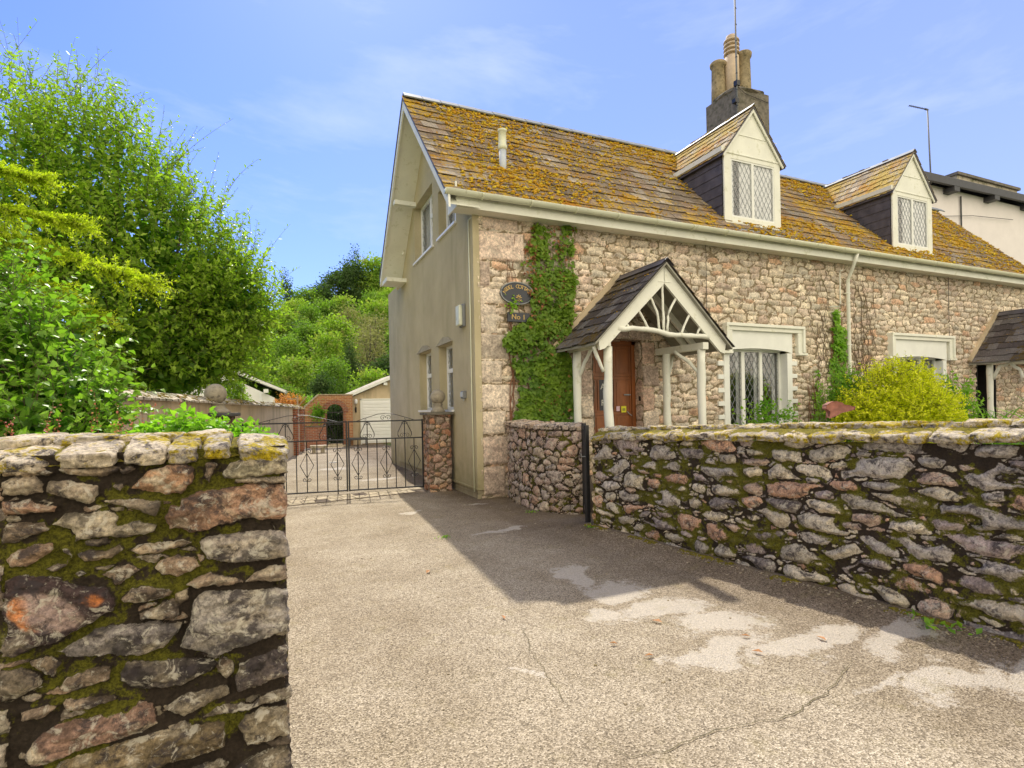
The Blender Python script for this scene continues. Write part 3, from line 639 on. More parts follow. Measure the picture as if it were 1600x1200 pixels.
# vent pipe
mb = MB().lathe([(.07, 6.02), (.07, 6.62)], 4.17, 9.66, 16); vp = mb.build('vent_pipe', 'pipe_grey', roofo, True)
MB().lathe([(.07, 6.60), (.092, 6.62), (.092, 6.68), (.078, 6.70), (.078, 6.95), (.088, 6.955), (.088, 6.99), (.06, 7.0)], 4.17, 9.66, 18).build('vent_cap', 'gutter_plastic', roofo, True)
# bargeboards, soffits, fascia, gutter
def rake(s):  # s=-1 front, 1 rear
    ye, ze = (EY - .03, EZ - .02) if s < 0 else (14.93, EZ - .02)
    top = [(VX0, RY, RZ - .0), (VX0, ye, ze)]
    return MB().prism([(VX0, RY, RZ - .02), (VX0, ye, ze - .0), (VX0, ye + s * .02, ze - .25), (VX0, ye - s * .12, ze - .12), (VX0, RY, RZ - .27)], (.035, 0, 0))
rake(-1).build('bargeboard', 'cream_paint', H, bevel=.004); rake(1).build('bargeboard', 'cream_paint', H, bevel=.004)
for s in (-1, 1):
    ye = EY if s < 0 else 14.9
    MB().add([(VX0 + .03, RY, RZ - .18), (HX0 + .02, RY, RZ - .18), (HX0 + .02, ye, EZ - .2), (VX0 + .03, ye, EZ - .2)], [(0, 1, 2, 3)]).build('soffit', 'render_garden' if 0 else 'cream_paint', H)
MB().box(VX0 + .04, HX0 + .01, 13.05, 13.2, 6.58, 6.68).build('soffit_bracket', 'cream_paint', H); MB().box(VX0 + .04, HX0 + .01, 14.2, 14.9, 4.98, 5.08).build('soffit_bracket', 'cream_paint', H)
mb = MB().box(2.92, VX1 - .1, 8.78, 8.83, 5.04, 5.26); mb.box(2.92, VX1 - .1, 8.83, 9.1, 5.045, 5.07); mb.box(2.925, 2.95, 8.83, 9.3, 5.05, 5.5)
mb.build('fascia', 'cream_paint', H, bevel=.003)
mb = MB(); n = 8; xs = np.linspace(2.70, VX1, 40)
prof = [(8.675 + (.074) * math.cos(a), 5.262 + .074 * math.sin(a)) for a in np.linspace(math.pi, 2 * math.pi, 10)]; prof = [(prof[0][0], prof[0][1] + .012)] + prof + [(prof[-1][0], prof[-1][1] + .012)] 
inner = [(8.675 + .066 * math.cos(a), 5.270 + .066 * math.sin(a)) for a in np.linspace(2 * math.pi, math.pi, 10)]
mb.prism([(2.70, y, z) for y, z in prof + inner], (VX1 - 2.70, 0, 0)); mb.box(2.69, 2.70, 8.607, 8.743, 5.2, 5.275)
gut = mb.build('gutter', 'gutter_plastic', H, True)
gb0 = None
for x in np.arange(3.35, VX1, .92):
    if gb0 is not None: o = gb0.copy(); COL.objects.link(o); o.location.x = x - 3.35; continue
    mb = MB(); mb.tube([(x, 8.675 + .080 * math.cos(a), 5.262 + .080 * math.sin(a)) for a in np.linspace(math.pi * .98, 2 * math.pi, 10)], .011, 6); gb0 = mb.build('gutter_bracket', 'gutter_plastic', gut, True)

MB().tube([(13.10, 8.68, 5.2), (13.10, 8.76, 5.0), (13.12, 8.80, 4.93), (13.16, 8.93, 4.72), (13.17, 8.98, 4.62), (13.17, 8.98, 2.2), (13.2, 8.97, 2.0), (13.17, 8.98, 1.9), (13.17, 8.98, .4)], .042, 14).box(13.1, 13.24, 8.95, 9.07, 4.28, 4.31).box(13.1, 13.24, 8.95, 9.07, 1.95, 1.98).box(13.1, 13.24, 8.95, 9.07, 3.0, 3.03).build('downpipe', 'cream_paint', H, True)
MB().tube([(13.0, 9.0, 4.86), (12.92, 9.0, 4.84), (12.90, 9.0, 4.78), (12.90, 9.0, 4.02), (12.86, 9.0, 3.95), (12.6, 9.0, 3.94), (12.6, 9.1, 3.94)], .016, 8).build('overflow_pipe', 'cream_paint', H, True)
MB().tube([(8.63, 9.02, 5.05), (8.62, 9.02, 3.5), (8.6, 9.02, 3.2)], .006, 5).build('cable', 'black_metal', H, True)
MB().tube([(17.49, 9.02, 5.05), (17.49, 9.02, .6)], .007, 5).build('cable', 'black_metal', H, True)
MB().tube([(3.28, 9.22, 5.0), (3.28, 9.2, 3.0), (3.275, 9.2, 1.8), (3.28, 9.17, .12)], .012, 6).tube([(3.33, 9.05, 5.05), (3.28, 9.22, 4.98)], .012, 6).build('cable', 'gutter_plastic', H, True)

# dormers
def dormer(x0, x1):
    zf, ze, za, yf = 5.64, 7.26, 8.36, 9.10; xm = (x0 + x1) / 2; yb = lambda z: EY + (z - EZ) / SL
    w = MB(); w.prism([(x0, yf, 7.22), (xm, yf, za - .05), (x1, yf, 7.22)], (0, .04, 0)).box(x0, x0 + .2, yf, yf + .12, zf, 7.22).box(x1 - .2, x1, yf, yf + .12, zf, 7.22).box(x0 + .2, x1 - .2, yf, yf + .12, zf, zf + .16).box(x0 + .2, x1 - .2, yf, yf + .12, 7.10, 7.22)
    w.box(x0, x1, yf - .015, yf, 7.2, 7.235).box(x0 + .1, x1 - .1, yf - .012, yf, 7.66, 7.675)
    d = w.build('dormer', 'cream_paint', H, bevel=.005)
    MB().box(x0 - .02, x1 + .02, yf - .05, yf + .02, zf - .05, zf + .01).box(x0 + .12, x1 - .02, yf - .02, yf + .02, zf - .16, zf - .05).build('sill', 'cream_paint', d, bevel=.004)
    MB().box(x0 + .12, x1 + .1, yf - .42, yf - .02, 5.22, 5.24, Matrix.Translation((0, 0, .44)) @ Matrix.Translation((0, yf, 5.24)) @ Matrix.Rotation(math.atan(SL), 4, 'X') @ Matrix.Translation((0, -yf, -5.24))).build('lead_apron', 'lead', d)
    # casement lights
    c = MB(); a, b, lo, hi = x0 + .2, x1 - .2, zf + .16, 7.10; m = (a + b) / 2; f = .035
    for (p, q) in ((a, m), (m, b)): c.box(p, p + f, yf + .01, yf + .05, lo, hi).box(q - f, q, yf + .01, yf + .05, lo, hi).box(p + f, q - f, yf + .01, yf + .05, lo, lo + f).box(p + f, q - f, yf + .01, yf + .05, hi - f, hi)
    wi = c.build('window', 'white_paint', d)
    MB().box(a + f, m - f, yf + .03, yf + .034, lo + f, hi - f).build('pane', 'glass', d); MB().box(m + f, b - f, yf + .03, yf + .034, lo + f, hi - f).build('pane', 'glass', d)
    l_ = MB()
    for (p, q) in ((a + f, m - f), (m + f, b - f)):
        for sg in (1, -1):
            for k_ in np.arange(lo - 1.6, hi + 1.6, .235):
                t0, t1 = 0., q - p; s = sg * 1.75
                zs = [(t, k_ + s * t) for t in np.linspace(0, q - p, 40) if lo + f <= k_ + s * t <= hi - f]
                if len(zs) > 1: l_.bar((p + zs[0][0], yf + .026, zs[0][1]), (p + zs[-1][0], yf + .026, zs[-1][1]), .007, .007)
    l_.build('lead_lattice', 'lead', d)
    cu = MB(); xs = np.linspace(a, b, 70)
    for i in range(69):
        if .15 < (xs[i] - a) / (m - a) < .45: continue
        cu.add([(xs[i], yf + .065 + .012 * math.sin(i * 1.7), lo), (xs[i + 1], yf + .065 + .02 * math.sin((i + 1) * 1.7), lo), (xs[i + 1], yf + .065 + .012 * math.sin((i + 1) * 1.7), hi), (xs[i], yf + .065 + .012 * math.sin(i * 1.7), hi)], [(0, 1, 2, 3)])
    cu.build('curtain', 'curtain', d); MB().box(x0 + .1, x1 - .1, yf + .5, yf + .52, zf, 7.2).build('room_shade', 'dark_void', d)
    # slate-hung cheeks
    for x, sg in ((x0, -1), (x1, 1)):
        mbk = MB(); mbk.add([(x, yf + .04, zf - .1), (x, yb(ze) + .1, ze), (x, yf + .04, ze)], [(0, 1, 2)])
        z = zf - .05; r = 0
        while z < ze:
            z1 = min(z + .23, ze); y = yf + .05 - (r % 2) * .18
            while y < yb(z) + .3:
                y0_, y1_ = max(y, yf + .05), min(y + .36 - .005, yb(z1) + .08)
                if y1_ > y0_ + .03: mbk.add([(x + sg * .022, y0_, z), (x + sg * .022, y1_, z), (x + sg * .006, y1_, z1 + .02), (x + sg * .006, y0_, z1 + .02), (x, y0_, z), (x, y1_, z)], [(0, 1, 2, 3), (0, 4, 5, 1)])
                y += .36
            z += .23; r += 1
        mbk.build('slate_cheek', 'slate', d)
        MB().bar((x + sg * .05, yf - .03, ze - .0), (x + sg * .05, yb(ze) + .02, ze - .0), .10, .11).build('eave_board', 'cream_paint', d)
    # little roof
    rs = (za - ze) / ((x1 - x0) / 2); hw = (x1 - x0) / 2 + .1
    for sg in (-1, 1):
        eave = Vector((xm + sg * hw, 0, za - rs * hw)); up = Vector((-sg * hw, 0, rs * hw)); L_ = up.length; up.normalize()
        ybz = lambda z: yb(z) + .02
        e0 = (eave.x, yf - .07, eave.z); e1 = (eave.x, ybz(eave.z), eave.z); a1_ = (xm, ybz(za), za); a0_ = (xm, yf - .07, za)
        off = Vector((0, 0, -.035)); P = [Vector(q) for q in (e0, e1, a1_, a0_)]
        MB().add(P + [p + off for p in P], [(0, 1, 2, 3), (4, 7, 6, 5), (0, 3, 7, 4), (0, 4, 5, 1)]).build('roof_board', 'slate', d)
        nvv = 7; Gd = L_ / nvv
        def clip(b, ez=eave.z, Ld=L_): z = ez + (za - ez) * b / Ld; return (0, ybz(z) - (yf - .08))
        tiles(eave.x, yf - .08, eave.z + .004, (0, 1, 0), up, 16, nvv, .17, Gd, 9 + sg, [(.42, .36, .28), (.52, .46, .36), (.34, .28, .22), (.46, .36, .24)], name='roof_tiles', mat='dormer_tile', parent=d, thick=.010, tilt=.05, jit=2.2, clip=clip)
        MB().prism([(xm + sg * .0, yf - .05, za - .02), (xm + sg * (hw - .02), yf - .05, za - rs * (hw - .02) - .02), (xm + sg * (hw - .06), yf - .05, za - rs * (hw - .06) - .12), (xm, yf - .05, za - .13)], (0, .03, 0)).build('bargeboard', 'cream_paint', d)
    mbk = MB()
    for i in range(6):
        y0_ = yf - .09 + i * .46; y1_ = min(y0_ + .455, ybz(za) + .03)
        if y1_ <= y0_: break
        for sg in (-1, 1): mbk.add([(xm, y0_, za + .07), (xm, y1_, za + .07), (xm + sg * .10, y1_, za - .03), (xm + sg * .10, y0_, za - .03), (xm + sg * .10, y0_, za - .05)], [(0, 1, 2, 3)])
    mbk.build('ridge_tiles', 'white_paint' if x0 < 12 else 'lead', d)
    return d
dormer(*DORM[0]); dormer(*DORM[1])
# rear dormer fascia peeping past the verge
MB().box(3.2, 5.0, 15.0, 15.6, 5.9, 6.0).box(3.2, 3.24, 14.2, 15.6, 5.7, 5.95).build('rear_dormer', 'cream_paint', H)

# chimney
ch = MB(); cx0, cx1, cy0, cy1 = 12.02, 13.26, 11.27, 12.45
ch.box(cx0, cx1, cy0, cy1, 7.6, 10.47).rock(((cx0 + cx1) / 2, (cy0 + cy1) / 2, 10.46), (.63, .60, .10), 0, 3, 10, 4, .22)
chim = ch.build('chimney', 'concrete_old', roofo, bevel=.02)
POT = [(.17, 0), (.165, .5), (.15, 1.12), (.185, 1.14), (.195, 1.22), (.17, 1.25), (.12, 1.25), (.12, 1.1)]
for x, y, ht in ((12.28, 12.2, 1.0), (12.98, 11.9, 1.22)):
    MB().lathe([(r * 1.22, 10.46 + z * ht) for r, z in POT], x, y, 20).build('chimney_pot', 'pot_clay', chim, True)
mb = MB().lathe([(.205, 10.46), (.20, 11.82), (.175, 11.84), (.17, 11.84), (.15, 11.84), (.15, 12.3), (.17, 12.3), (.15, 12.44), (.06, 12.5)], 12.60, 11.98, 20)
for z in (11.9, 12.02, 12.14, 12.26): mb.lathe([(.165, z), (.225, z + .0), (.215, z + .05), (.165, z + .07)], 12.60, 11.98, 20)
mb.build('chimney_pot', 'pot_buff', chim, True)
# ------------------------------------------------------------------ front windows with painted surrounds
def front_window(op, hood, mulls, quoins=True, blind=False):
    a0, a1, b0, b1 = op; s = MB(); y = HY
    arch = [(a0 + (a1 - a0) * t, b1 - .01 - .05 * (2 * t - 1) ** 2) for t in np.linspace(0, 1, 13)]
    s.prism([(a0 - .16, y - .05, b1 - .1), (a0 - .16, y - .05, hood[2] - .16), (a1 + .16, y - .05, hood[2] - .16), (a1 + .16, y - .05, b1 - .1)] + [(p[0], y - .05, p[1]) for p in reversed(arch)], (0, .07, 0))
    s.box(a0 - .16, a0, y - .047, y + .2, b0, b1 - .1).box(a1, a1 + .16, y - .047, y + .2, b0, b1 - .1)
    s.box(a0 - .05, a1 + .05, y + .02, y + .2, b1 - .04, b1 + .06)
    if quoins:
        for z in np.arange(b0 + .12, b1 - .3, .295):
            s.box(a0 - .33, a0 - .16, y - .044, y + .02, z, z + .10).box(a1 + .16, a1 + .33, y - .044, y + .02, z + .03, z + .13)
    s.box(a0 - .2, a1 + .2, y - .09, y + .2, b0 - .08, b0)
    o = s.build('window_surround', 'white_paint', H, bevel=.006)
    h0, h1, zt = hood; hd = MB()
    hd.box(h0, h1, y - .15, y + .01, zt - .07, zt).box(h0 + .03, h1 - .03, y - .11, y + .01, zt - .16, zt - .07)
    for x0_, x1_ in ((h0, h0 + .07), (h1 - .07, h1)): hd.box(x0_, x1_, y - .15, y + .01, zt - .62, zt - .07)
    hd.box(h0 + .07, h0 + .2, y - .11, y + .01, zt - .62, zt - .16).box(h1 - .2, h1 - .07, y - .11, y + .01, zt - .62, zt - .16)
    hd.box(h0 - .1, h0 + .2, y - .13, y + .01, zt - .68, zt - .62).box(h1 - .2, h1 + .1, y - .13, y + .01, zt - .68, zt - .62)
    hd.build('hood_mould', 'cream_paint', H, bevel=.01)
    yf = y + .15; w = MB(); f = .055
    w.box(a0, a1, yf, yf + .06, b0, b0 + f).box(a0, a1, yf, yf + .06, b1 - .02 - f, b1 - .02).box(a0, a0 + f, yf, yf + .06, b0 + f, b1 - .02 - f).box(a1 - f, a1, yf, yf + .06, b0 + f, b1 - .02 - f)
    for m, ww in mulls: w.box(m - ww / 2, m + ww / 2, yf - .008, yf + .06, b0 + f, b1 - .02 - f)
    wo_ = w.build('window', 'white_paint', H, bevel=.004)
    MB().box(a0 + f, a1 - f, yf + .03, yf + .034, b0 + f, b1 - .02 - f).build('pane', 'glass', wo_)
    l_ = MB(); edges = [a0 + f] + [m for m, _ in mulls] + [a1 - f]
    for p, q in zip(edges[:-1], edges[1:]):
        for sg in (1, -1):
            for k_ in np.arange(b0 - 2, b1 + 2, .26):
                zs = [(t, k_ + sg * 1.7 * t) for t in np.linspace(.02, q - p - .02, 40) if b0 + f <= k_ + sg * 1.7 * t <= b1 - .02 - f]
                if len(zs) > 1: l_.bar((p + zs[0][0], yf + .024, zs[0][1]), (p + zs[-1][0], yf + .024, zs[-1][1]), .008, .006)
    l_.build('lead_lattice', 'lead', wo_)
    cu = MB()
    for p, q in zip(edges[:-1], edges[1:]):
        xs = np.linspace(q - .085, q - .01, 14) 
        for i in range(13): cu.add([(xs[i], yf + .13 + .02 * math.sin(i * 1.8), b0), (xs[i + 1], yf + .13 + .02 * math.sin((i + 1) * 1.8), b0), (xs[i + 1], yf + .13 + .02 * math.sin((i + 1) * 1.8), b1), (xs[i], yf + .13 + .02 * math.sin(i * 1.8), b1)], [(0, 1, 2, 3)])
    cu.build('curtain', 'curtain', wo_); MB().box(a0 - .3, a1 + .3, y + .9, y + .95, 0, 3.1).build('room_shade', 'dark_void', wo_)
front_window(W1, (9.10, 11.56, 3.39), [(9.86, .10), (10.42, .09)])
front_window(W2, (14.82, 17.62, 3.38), [(15.8, .10), (16.5, .09)], False)

# ------------------------------------------------------------------ front door
yd = 9.33; d = MB(); x0, x1 = 5.76, 6.92
d.box(x0, x0 + .1, yd - .03, yd + .05, 0, 2.95).box(x1 - .09, x1, yd - .03, yd + .05, 0, 2.95).box(x0, x1, yd - .03, yd + .05, 2.86, 2.95).box(x0 + .1, x1 - .09, yd, yd + .05, 0, 2.86)
panels = [(5.92, 6.28, 2.24, 2.78), (6.42, 6.78, 2.24, 2.78), (6.42, 6.78, 1.52, 2.14), (5.90, 6.00, 1.52, 2.14), (5.92, 6.28, .9, 1.42), (6.42, 6.78, .9, 1.42), (5.92, 6.28, .2, .8), (6.42, 6.78, .2, .8)]
for a, b, c, e in panels: 
    d.box(a - .03, b + .03, yd - .018, yd, c - .03, c).box(a - .03, b + .03, yd - .018, yd, e, e + .03).box(a - .03, a, yd - .018, yd, c, e).box(b, b + .03, yd - .018, yd, c, e).box(a + .04, b - .04, yd - .012, yd, c + .04, e - .04)
door = d.build('front_door', 'oak_door', H, bevel=.004)
MB().box(6.05, 6.38, yd - .006, yd, 1.52, 2.14).build('door_glass', 'sign_navy', door)
MB().text('A', .17, Matrix.Translation((6.13, yd - .010, 2.0)) @ Matrix.Rotation(R(90), 4, 'X')).build('door_letter', 'letter_white', door); MB().text('R', .17, Matrix.Translation((6.13, yd - .010, 1.67)) @ Matrix.Rotation(R(90), 4, 'X')).build('door_letter', 'letter_white', door)
MB().box(6.62, 6.78, yd - .05, yd - .035, 1.82, 1.845).tube([(6.76, yd - .0, 1.83), (6.76, yd - .05, 1.83)], .012, 8).build('door_handle', 'lead', door); MB().tube([(6.71, yd - .0, 1.5), (6.73, yd - .05, 1.44), (6.8, yd - .05, 1.40)], .009, 6).build('door_pull', 'lead', door)
MB().box(6.56, 6.68, yd - .024, yd - .019, 1.47, 1.60).build('yellow_sticker', 'bright_yellow', door)
MB().box(6.585, 6.655, yd - .027, yd - .0245, 1.535, 1.55).box(6.585, 6.655, yd - .027, yd - .0245, 1.51, 1.525).build('sticker_print', 'sign_navy', door)
MB().box(6.44, 6.52, yd - .024, yd - .019, 1.50, 1.60).build('pink_notice', 'pink_card', door)
MB().box(6.915, 6.93, 9.13, 9.2, 1.70, 1.80).build('doorbell', 'black_metal', H)

# ------------------------------------------------------------------ porches
def log(mb, pts, r, n=9, seed=0, wob=.012):
    P = [Vector(p) for p in pts]; out = []; rs = []; rnd = random.Random(seed)
    for i in range(len(P) - 1):
        for t in (0, .25, .5, .75): out.append(P[i].lerp(P[i + 1], t) + Vector((rnd.uniform(-wob, wob), rnd.uniform(-wob, wob), rnd.uniform(-wob, wob)))); rs.append(r * rnd.uniform(.88, 1.12))
    out.append(P[-1]); rs.append(r); mb.tube(out, rs, n)
def porch(xc, hw, zr, ze, yf, yb_, fancy=True):
    f = MB(); t = Vector((hw, 0, -(zr - ze))).normalized()
    # A-frame boards at the front
    for sg in (-1, 1):
        ex, ez_ = xc + sg * (hw - .10), ze + .10 * (zr - ze) / hw - .02; apx = (xc, zr - .05)
        f.prism([(xc, yf, zr - .06), (ex, yf, ez_), (ex - sg * .03, yf, ez_ - .19), (ex - sg * .13, yf, ez_ - .16), (xc, yf, zr - .36)], (0, .05, 0))
    f.bar((xc - .14, yf + .0, zr - .34), (xc + .14, yf + .0, zr - .34), .015, .015)
    fr = f.build('porch', 'cream_paint', H, bevel=.005)
    for i, (px, py) in enumerate(((xc - 1.12, yf + .14), (xc + .94, yf + .14), (xc - 1.22, yb_ - .38), (xc + .84, yb_ - .38))):
        m = MB(); log(m, [(px, py, -.02), (px + .02, py, .8), (px - .015, py, 1.6), (px, py, 2.62)], .074, 14, 5 + i, .006); m.build('post', 'cream_paint', fr, True)
    mb = MB()
    mb.bar((xc - 1.2, yf + .02, 2.68), (xc - 1.2, yb_, 2.70), .13, .13).bar((xc + .94, yf + .02, 2.68), (xc + .94, yb_, 2.70), .13, .13)
    for sg in (-1, 1):
        mb.bar((xc, yb_ - .45, zr - .14), (xc + sg * (hw - .15), yb_ - .45, ze + .05), .06, .12); mb.bar((xc, (yb_ + yf) / 2, zr - .14), (xc + sg * (hw - .15), (yb_ + yf) / 2, ze + .05), .06, .12)
    mb.build('beam', 'cream_paint', fr, bevel=.006)
    if fancy:
        m = MB(); z = 2.87
        log(m, [(xc - .99, yf + .03, z + .05), (xc - .4, yf + .03, z + .06), (xc + .1, yf + .03, z - .01), (xc + .6, yf + .03, z - .02), (xc + 1.0, yf + .03, z - .03)], .045, 10, 3, .012)
        m.build('log_rail', 'cream_paint', fr, True)
        k_ = 0
        for pts in ([(-.01, 2.9), (-.02, 3.4), (-.02, 3.82)], [(-.10, 2.92), (-.16, 3.25), (-.36, 3.62)], [(.06, 2.92), (.10, 3.25), (.37, 3.66)], [(-.33, 2.92), (-.44, 3.1), (-.66, 3.37)], [(.38, 2.88), (.5, 3.1), (.66, 3.40)], [(-.74, 2.93), (-.93, 3.15)], [(.74, 2.87), (.90, 3.14)]):
            m = MB(); log(m, [(xc + a, yf + .03, b) for a, b in pts], .022, 8, 20 + k_, .008); k_ += 1; m.build('branch_spoke', 'cream_paint', fr, True)
        for pts in ([(xc + .84, yb_ - .4, 2.1), (xc + .95, yb_ - .35, 2.3), (xc + 1.15, yb_ - .2, 2.6)], [(xc + .92, yf + .16, 2.15), (xc + .85, yf + .35, 2.4), (xc + .7, yf + .6, 2.62)], [(xc - 1.2, yf + .16, 2.2), (xc - 1.33, yf + .16, 2.45), (xc - 1.42, yf + .12, 2.62)], [(xc - 1.22, yb_ - .4, 2.1), (xc - 1.2, yb_ - .6, 2.4), (xc - 1.2, yb_ - .85, 2.62)]):
            m = MB(); log(m, pts, .032, 8, k_, .006); k_ += 1; m.build('knee_brace', 'cream_paint', fr, True)
    else:
        for xs in (xc - 1.2, xc + .92):
            m = MB(); pr = []
            for t_ in np.linspace(0, 1, 17): pr.append((xs, yf + .25 + (yb_ - .45 - yf - .25) * t_, 2.15 + .42 * math.sin(math.pi * t_) ** .6 + (.03 * math.sin(6 * math.pi * t_))))
            m.tube(pr, .045, 8); m.build('arched_brace', 'cream_paint', fr, True)
    # roof slabs and slates
    for sg in (-1, 1):
        e = Vector((xc + sg * hw, yf - .07, ze)); a = Vector((xc, yf - .07, zr)); dy = Vector((0, yb_ - yf + .07, 0)); dn = Vector((0, 0, -.04))
        P = [e, e + dy, a + dy, a]; MB().add(P + [p + dn for p in P], [(0, 1, 2, 3), (4, 7, 6, 5), (0, 3, 7, 4), (0, 4, 5, 1)]).build('roof_board', 'porch_board' if 'porch_board' in MATS else 'slate', fr)
        up = (a - e); Ln = up.length; up.normalize(); nvv = 8
        e2 = e + Vector((sg * .02, -.02, 0)); nu = 6
        tiles(e2.x, e2.y, e2.z, (0, 1, 0), up, nu, nvv, (yb_ - yf + .06) / nu, Ln / nvv, 30 + sg, [(.13, .115, .115), (.16, .145, .14), (.10, .085, .085), (.19, .175, .175)], name='roof_slates', mat='porch_tile', parent=fr, thick=.011, tilt=.05, jit=1.8)
        MB().bar((xc + sg * .02, yf - .09, zr + .055), (xc + sg * .02, yb_ - .02, zr + .055), .02, .02).add([(xc, yf - .1, zr + .075), (xc, yb_, zr + .075), (xc + sg * .15, yb_, zr - .06), (xc + sg * .15, yf - .1, zr - .06)], [(0, 1, 2, 3)]).build('ridge_cap', 'slate', fr)
        # mortar fillet against the wall
        MB().bar((xc, yb_ - .03, zr + .10), (xc + sg * (hw + .02), yb_ - .03, ze + .06), .09, .11).build('mortar_fillet', 'render_garden', fr)
    def pts(rg, n):
        s = rg.random(n) ** .8; y = yf + (yb_ - yf) * rg.random(n) * .8; k_ = rg.random(n) < .5 + .5 * fbm(s * 6, y * 6, s=3)
        sg = np.where(rg.random(n) < .6, -1, 1); s = np.floor(s * 6) / 6 + .02 * rg.random(n)
        return np.stack([xc + sg * hw * (1 - s), y, ze + (zr - ze) * s + .04], -1)[k_]
    tf = tufts('roof_moss', 260, pts, fr, 8, .006, .016); tf['kind'] = 'stuff'
    return fr
simple('porch_board', (.30, .29, .24), .8, .2, 6, .1)
porch(6.38, 1.50, 4.12, 2.66, 7.68, 9.06)
porch(19.98, 1.50, 4.12, 2.62, 7.7, 9.06, False)

# ------------------------------------------------------------------ things on the walls
def oval(cx, cz, rx, rz, y0, y1, n=40, inner=None):
    mb = MB(); mb.prism([(cx + rx * math.cos(t), y0, cz + rz * math.sin(t)) for t in np.linspace(0, 2 * math.pi, n, False)], (0, y1 - y0, 0)); return mb
sg_ = thing('house_sign', 'dark oval name sign lettered MODEL COTTAGE in gold, beside the ivy', 'sign', (4.11, 9.03, 3.5))
oval(4.115, 3.69, .33, .205, 8.985, 9.03).build('plaque', 'sign_navy', sg_)
MB().tube([(4.115 + .325 * math.cos(t), 8.983, 3.69 + .20 * math.sin(t)) for t in np.linspace(0, 2 * math.pi, 41)], .010, 6, False).build('rim', 'lead', sg_, True)
mb = MB(); txt = 'MODEL COTTAGE'; n = len(txt)
for i, c in enumerate(txt):
    t = math.pi * (.90 - .80 * i / (n - 1)); x, z = 4.115 + .258 * math.cos(t), 3.665 + .145 * math.sin(t)
    ang = math.atan2(.145 * math.cos(t), -.258 * math.sin(t)) + math.pi
    if c != ' ': mb.text(c, .10, Matrix.Translation((x, 8.982, z)) @ Matrix.Rotation(-ang, 4, 'Y') @ Matrix.Rotation(R(90), 4, 'X'), .003)
mb.build('lettering', 'gold', sg_)
mb = MB()
for a in range(5): t = .25 + a * .66; mb.rock((4.14 + .04 * math.cos(t), 8.98, 3.60 + .045 * math.sin(t)), (.026, .006, .009), 0, a, 2, 2, .1, (0, -t))
mb.tube([(4.14, 8.981, 3.60), (4.16, 8.981, 3.56), (4.15, 8.981, 3.53)], .004, 5).rock((4.18, 8.98, 3.565), (.02, .005, .009), 0, 3, 2, 2, .1, (0, -.6)).rock((4.12, 8.98, 3.56), (.02, .005, .009), 0, 4, 2, 2, .1, (0, .6)); mb.build('flower_emblem', 'gold', sg_)
sg_ = thing('number_sign', 'small dark rectangular plaque reading No 1 below the oval name sign', 'sign', (4.14, 9.03, 3.16))
MB().box(3.92, 4.36, 8.99, 9.03, 3.17, 3.34).build('plaque', 'sign_navy', sg_, bevel=.004)
MB().text('No 1', .135, Matrix.Translation((4.13, 8.986, 3.255)) @ Matrix.Rotation(R(90), 4, 'X'), .003).build('lettering', 'gold', sg_)
t_ = thing('bulkhead_light', 'weathered white oblong bulkhead light on the rendered gable wall', 'light', (3.3, 9.62, 3.1))
MB().box(3.24, 3.3, 9.50, 9.76, 3.13, 3.55).build('base', 'grey_metal', t_, bevel=.02)
MB().box(3.17, 3.245, 9.52, 9.74, 3.15, 3.53).build('cover', 'light_plastic', t_, bevel=.025)
t_ = thing('outdoor_socket', 'small grey weatherproof switch box low on the gable wall', 'socket', (3.3, 9.62, 1.78))
MB().box(3.23, 3.3, 9.54, 9.70, 1.80, 1.94).build('box', 'grey_metal', t_, bevel=.01); MB().box(3.215, 3.23, 9.56, 9.68, 1.83, 1.92).tube([(3.27, 9.62, 1.8), (3.27, 9.62, 1.76)], .012, 6).build('cover', 'pipe_grey', t_, bevel=.004)

# aerials
a_ = thing('aerial_mast', 'tall banded aerial mast strapped to the chimney corner', 'aerial', (11.95, 11.2, 9.2))
m = MB(); m.tube([(11.96, 11.2, 9.3), (11.93, 11.2, 14.2)], .024, 10); a1 = m.build('pole', 'grey_metal', a_, True)
m = MB().box(11.90, 12.02, 11.15, 11.27, 10.42, 10.56).box(11.86, 12.0, 11.17, 11.3, 9.95, 10.06); m.build('clamp', 'black_metal', a_)
m = MB()
for z in np.arange(9.4, 13.6, .45): m.tube([(11.95, 11.2, z), (11.95, 11.2, z + .025)], .03, 8)
m.tube([(12.0, 11.24, 10.45), (12.3, 11.24, 10.3), (13.2, 11.24, 10.22)], .008, 5); m.build('cable_tie', 'black_metal', a_)
a_ = thing('tv_aerial', 'thin pole with a long slim television aerial above the pink house roof', 'aerial', (23.2, 12.4, 9.9))
MB().tube([(23.25, 12.5, 9.9), (23.11, 12.5, 12.72)], .028, 8).build('pole', 'grey_metal', a_, True)
m = MB().tube([(23.2, 12.5, 12.70), (21.45, 12.2, 12.35)], .012, 6).rock((22.95, 12.46, 12.65), (.10, .03, .03), 0, 1, 2)
for i in range(9): p = Vector((22.8, 12.43, 12.62)).lerp(Vector((21.5, 12.21, 12.36)), i / 8); m.tube([p + Vector((.01, -.06, .0)), p + Vector((-.01, .06, .0))], .006, 5).rock(p, (.022, .02, .02), 0, i, 2)
m.build('boom', 'black_metal', a_)

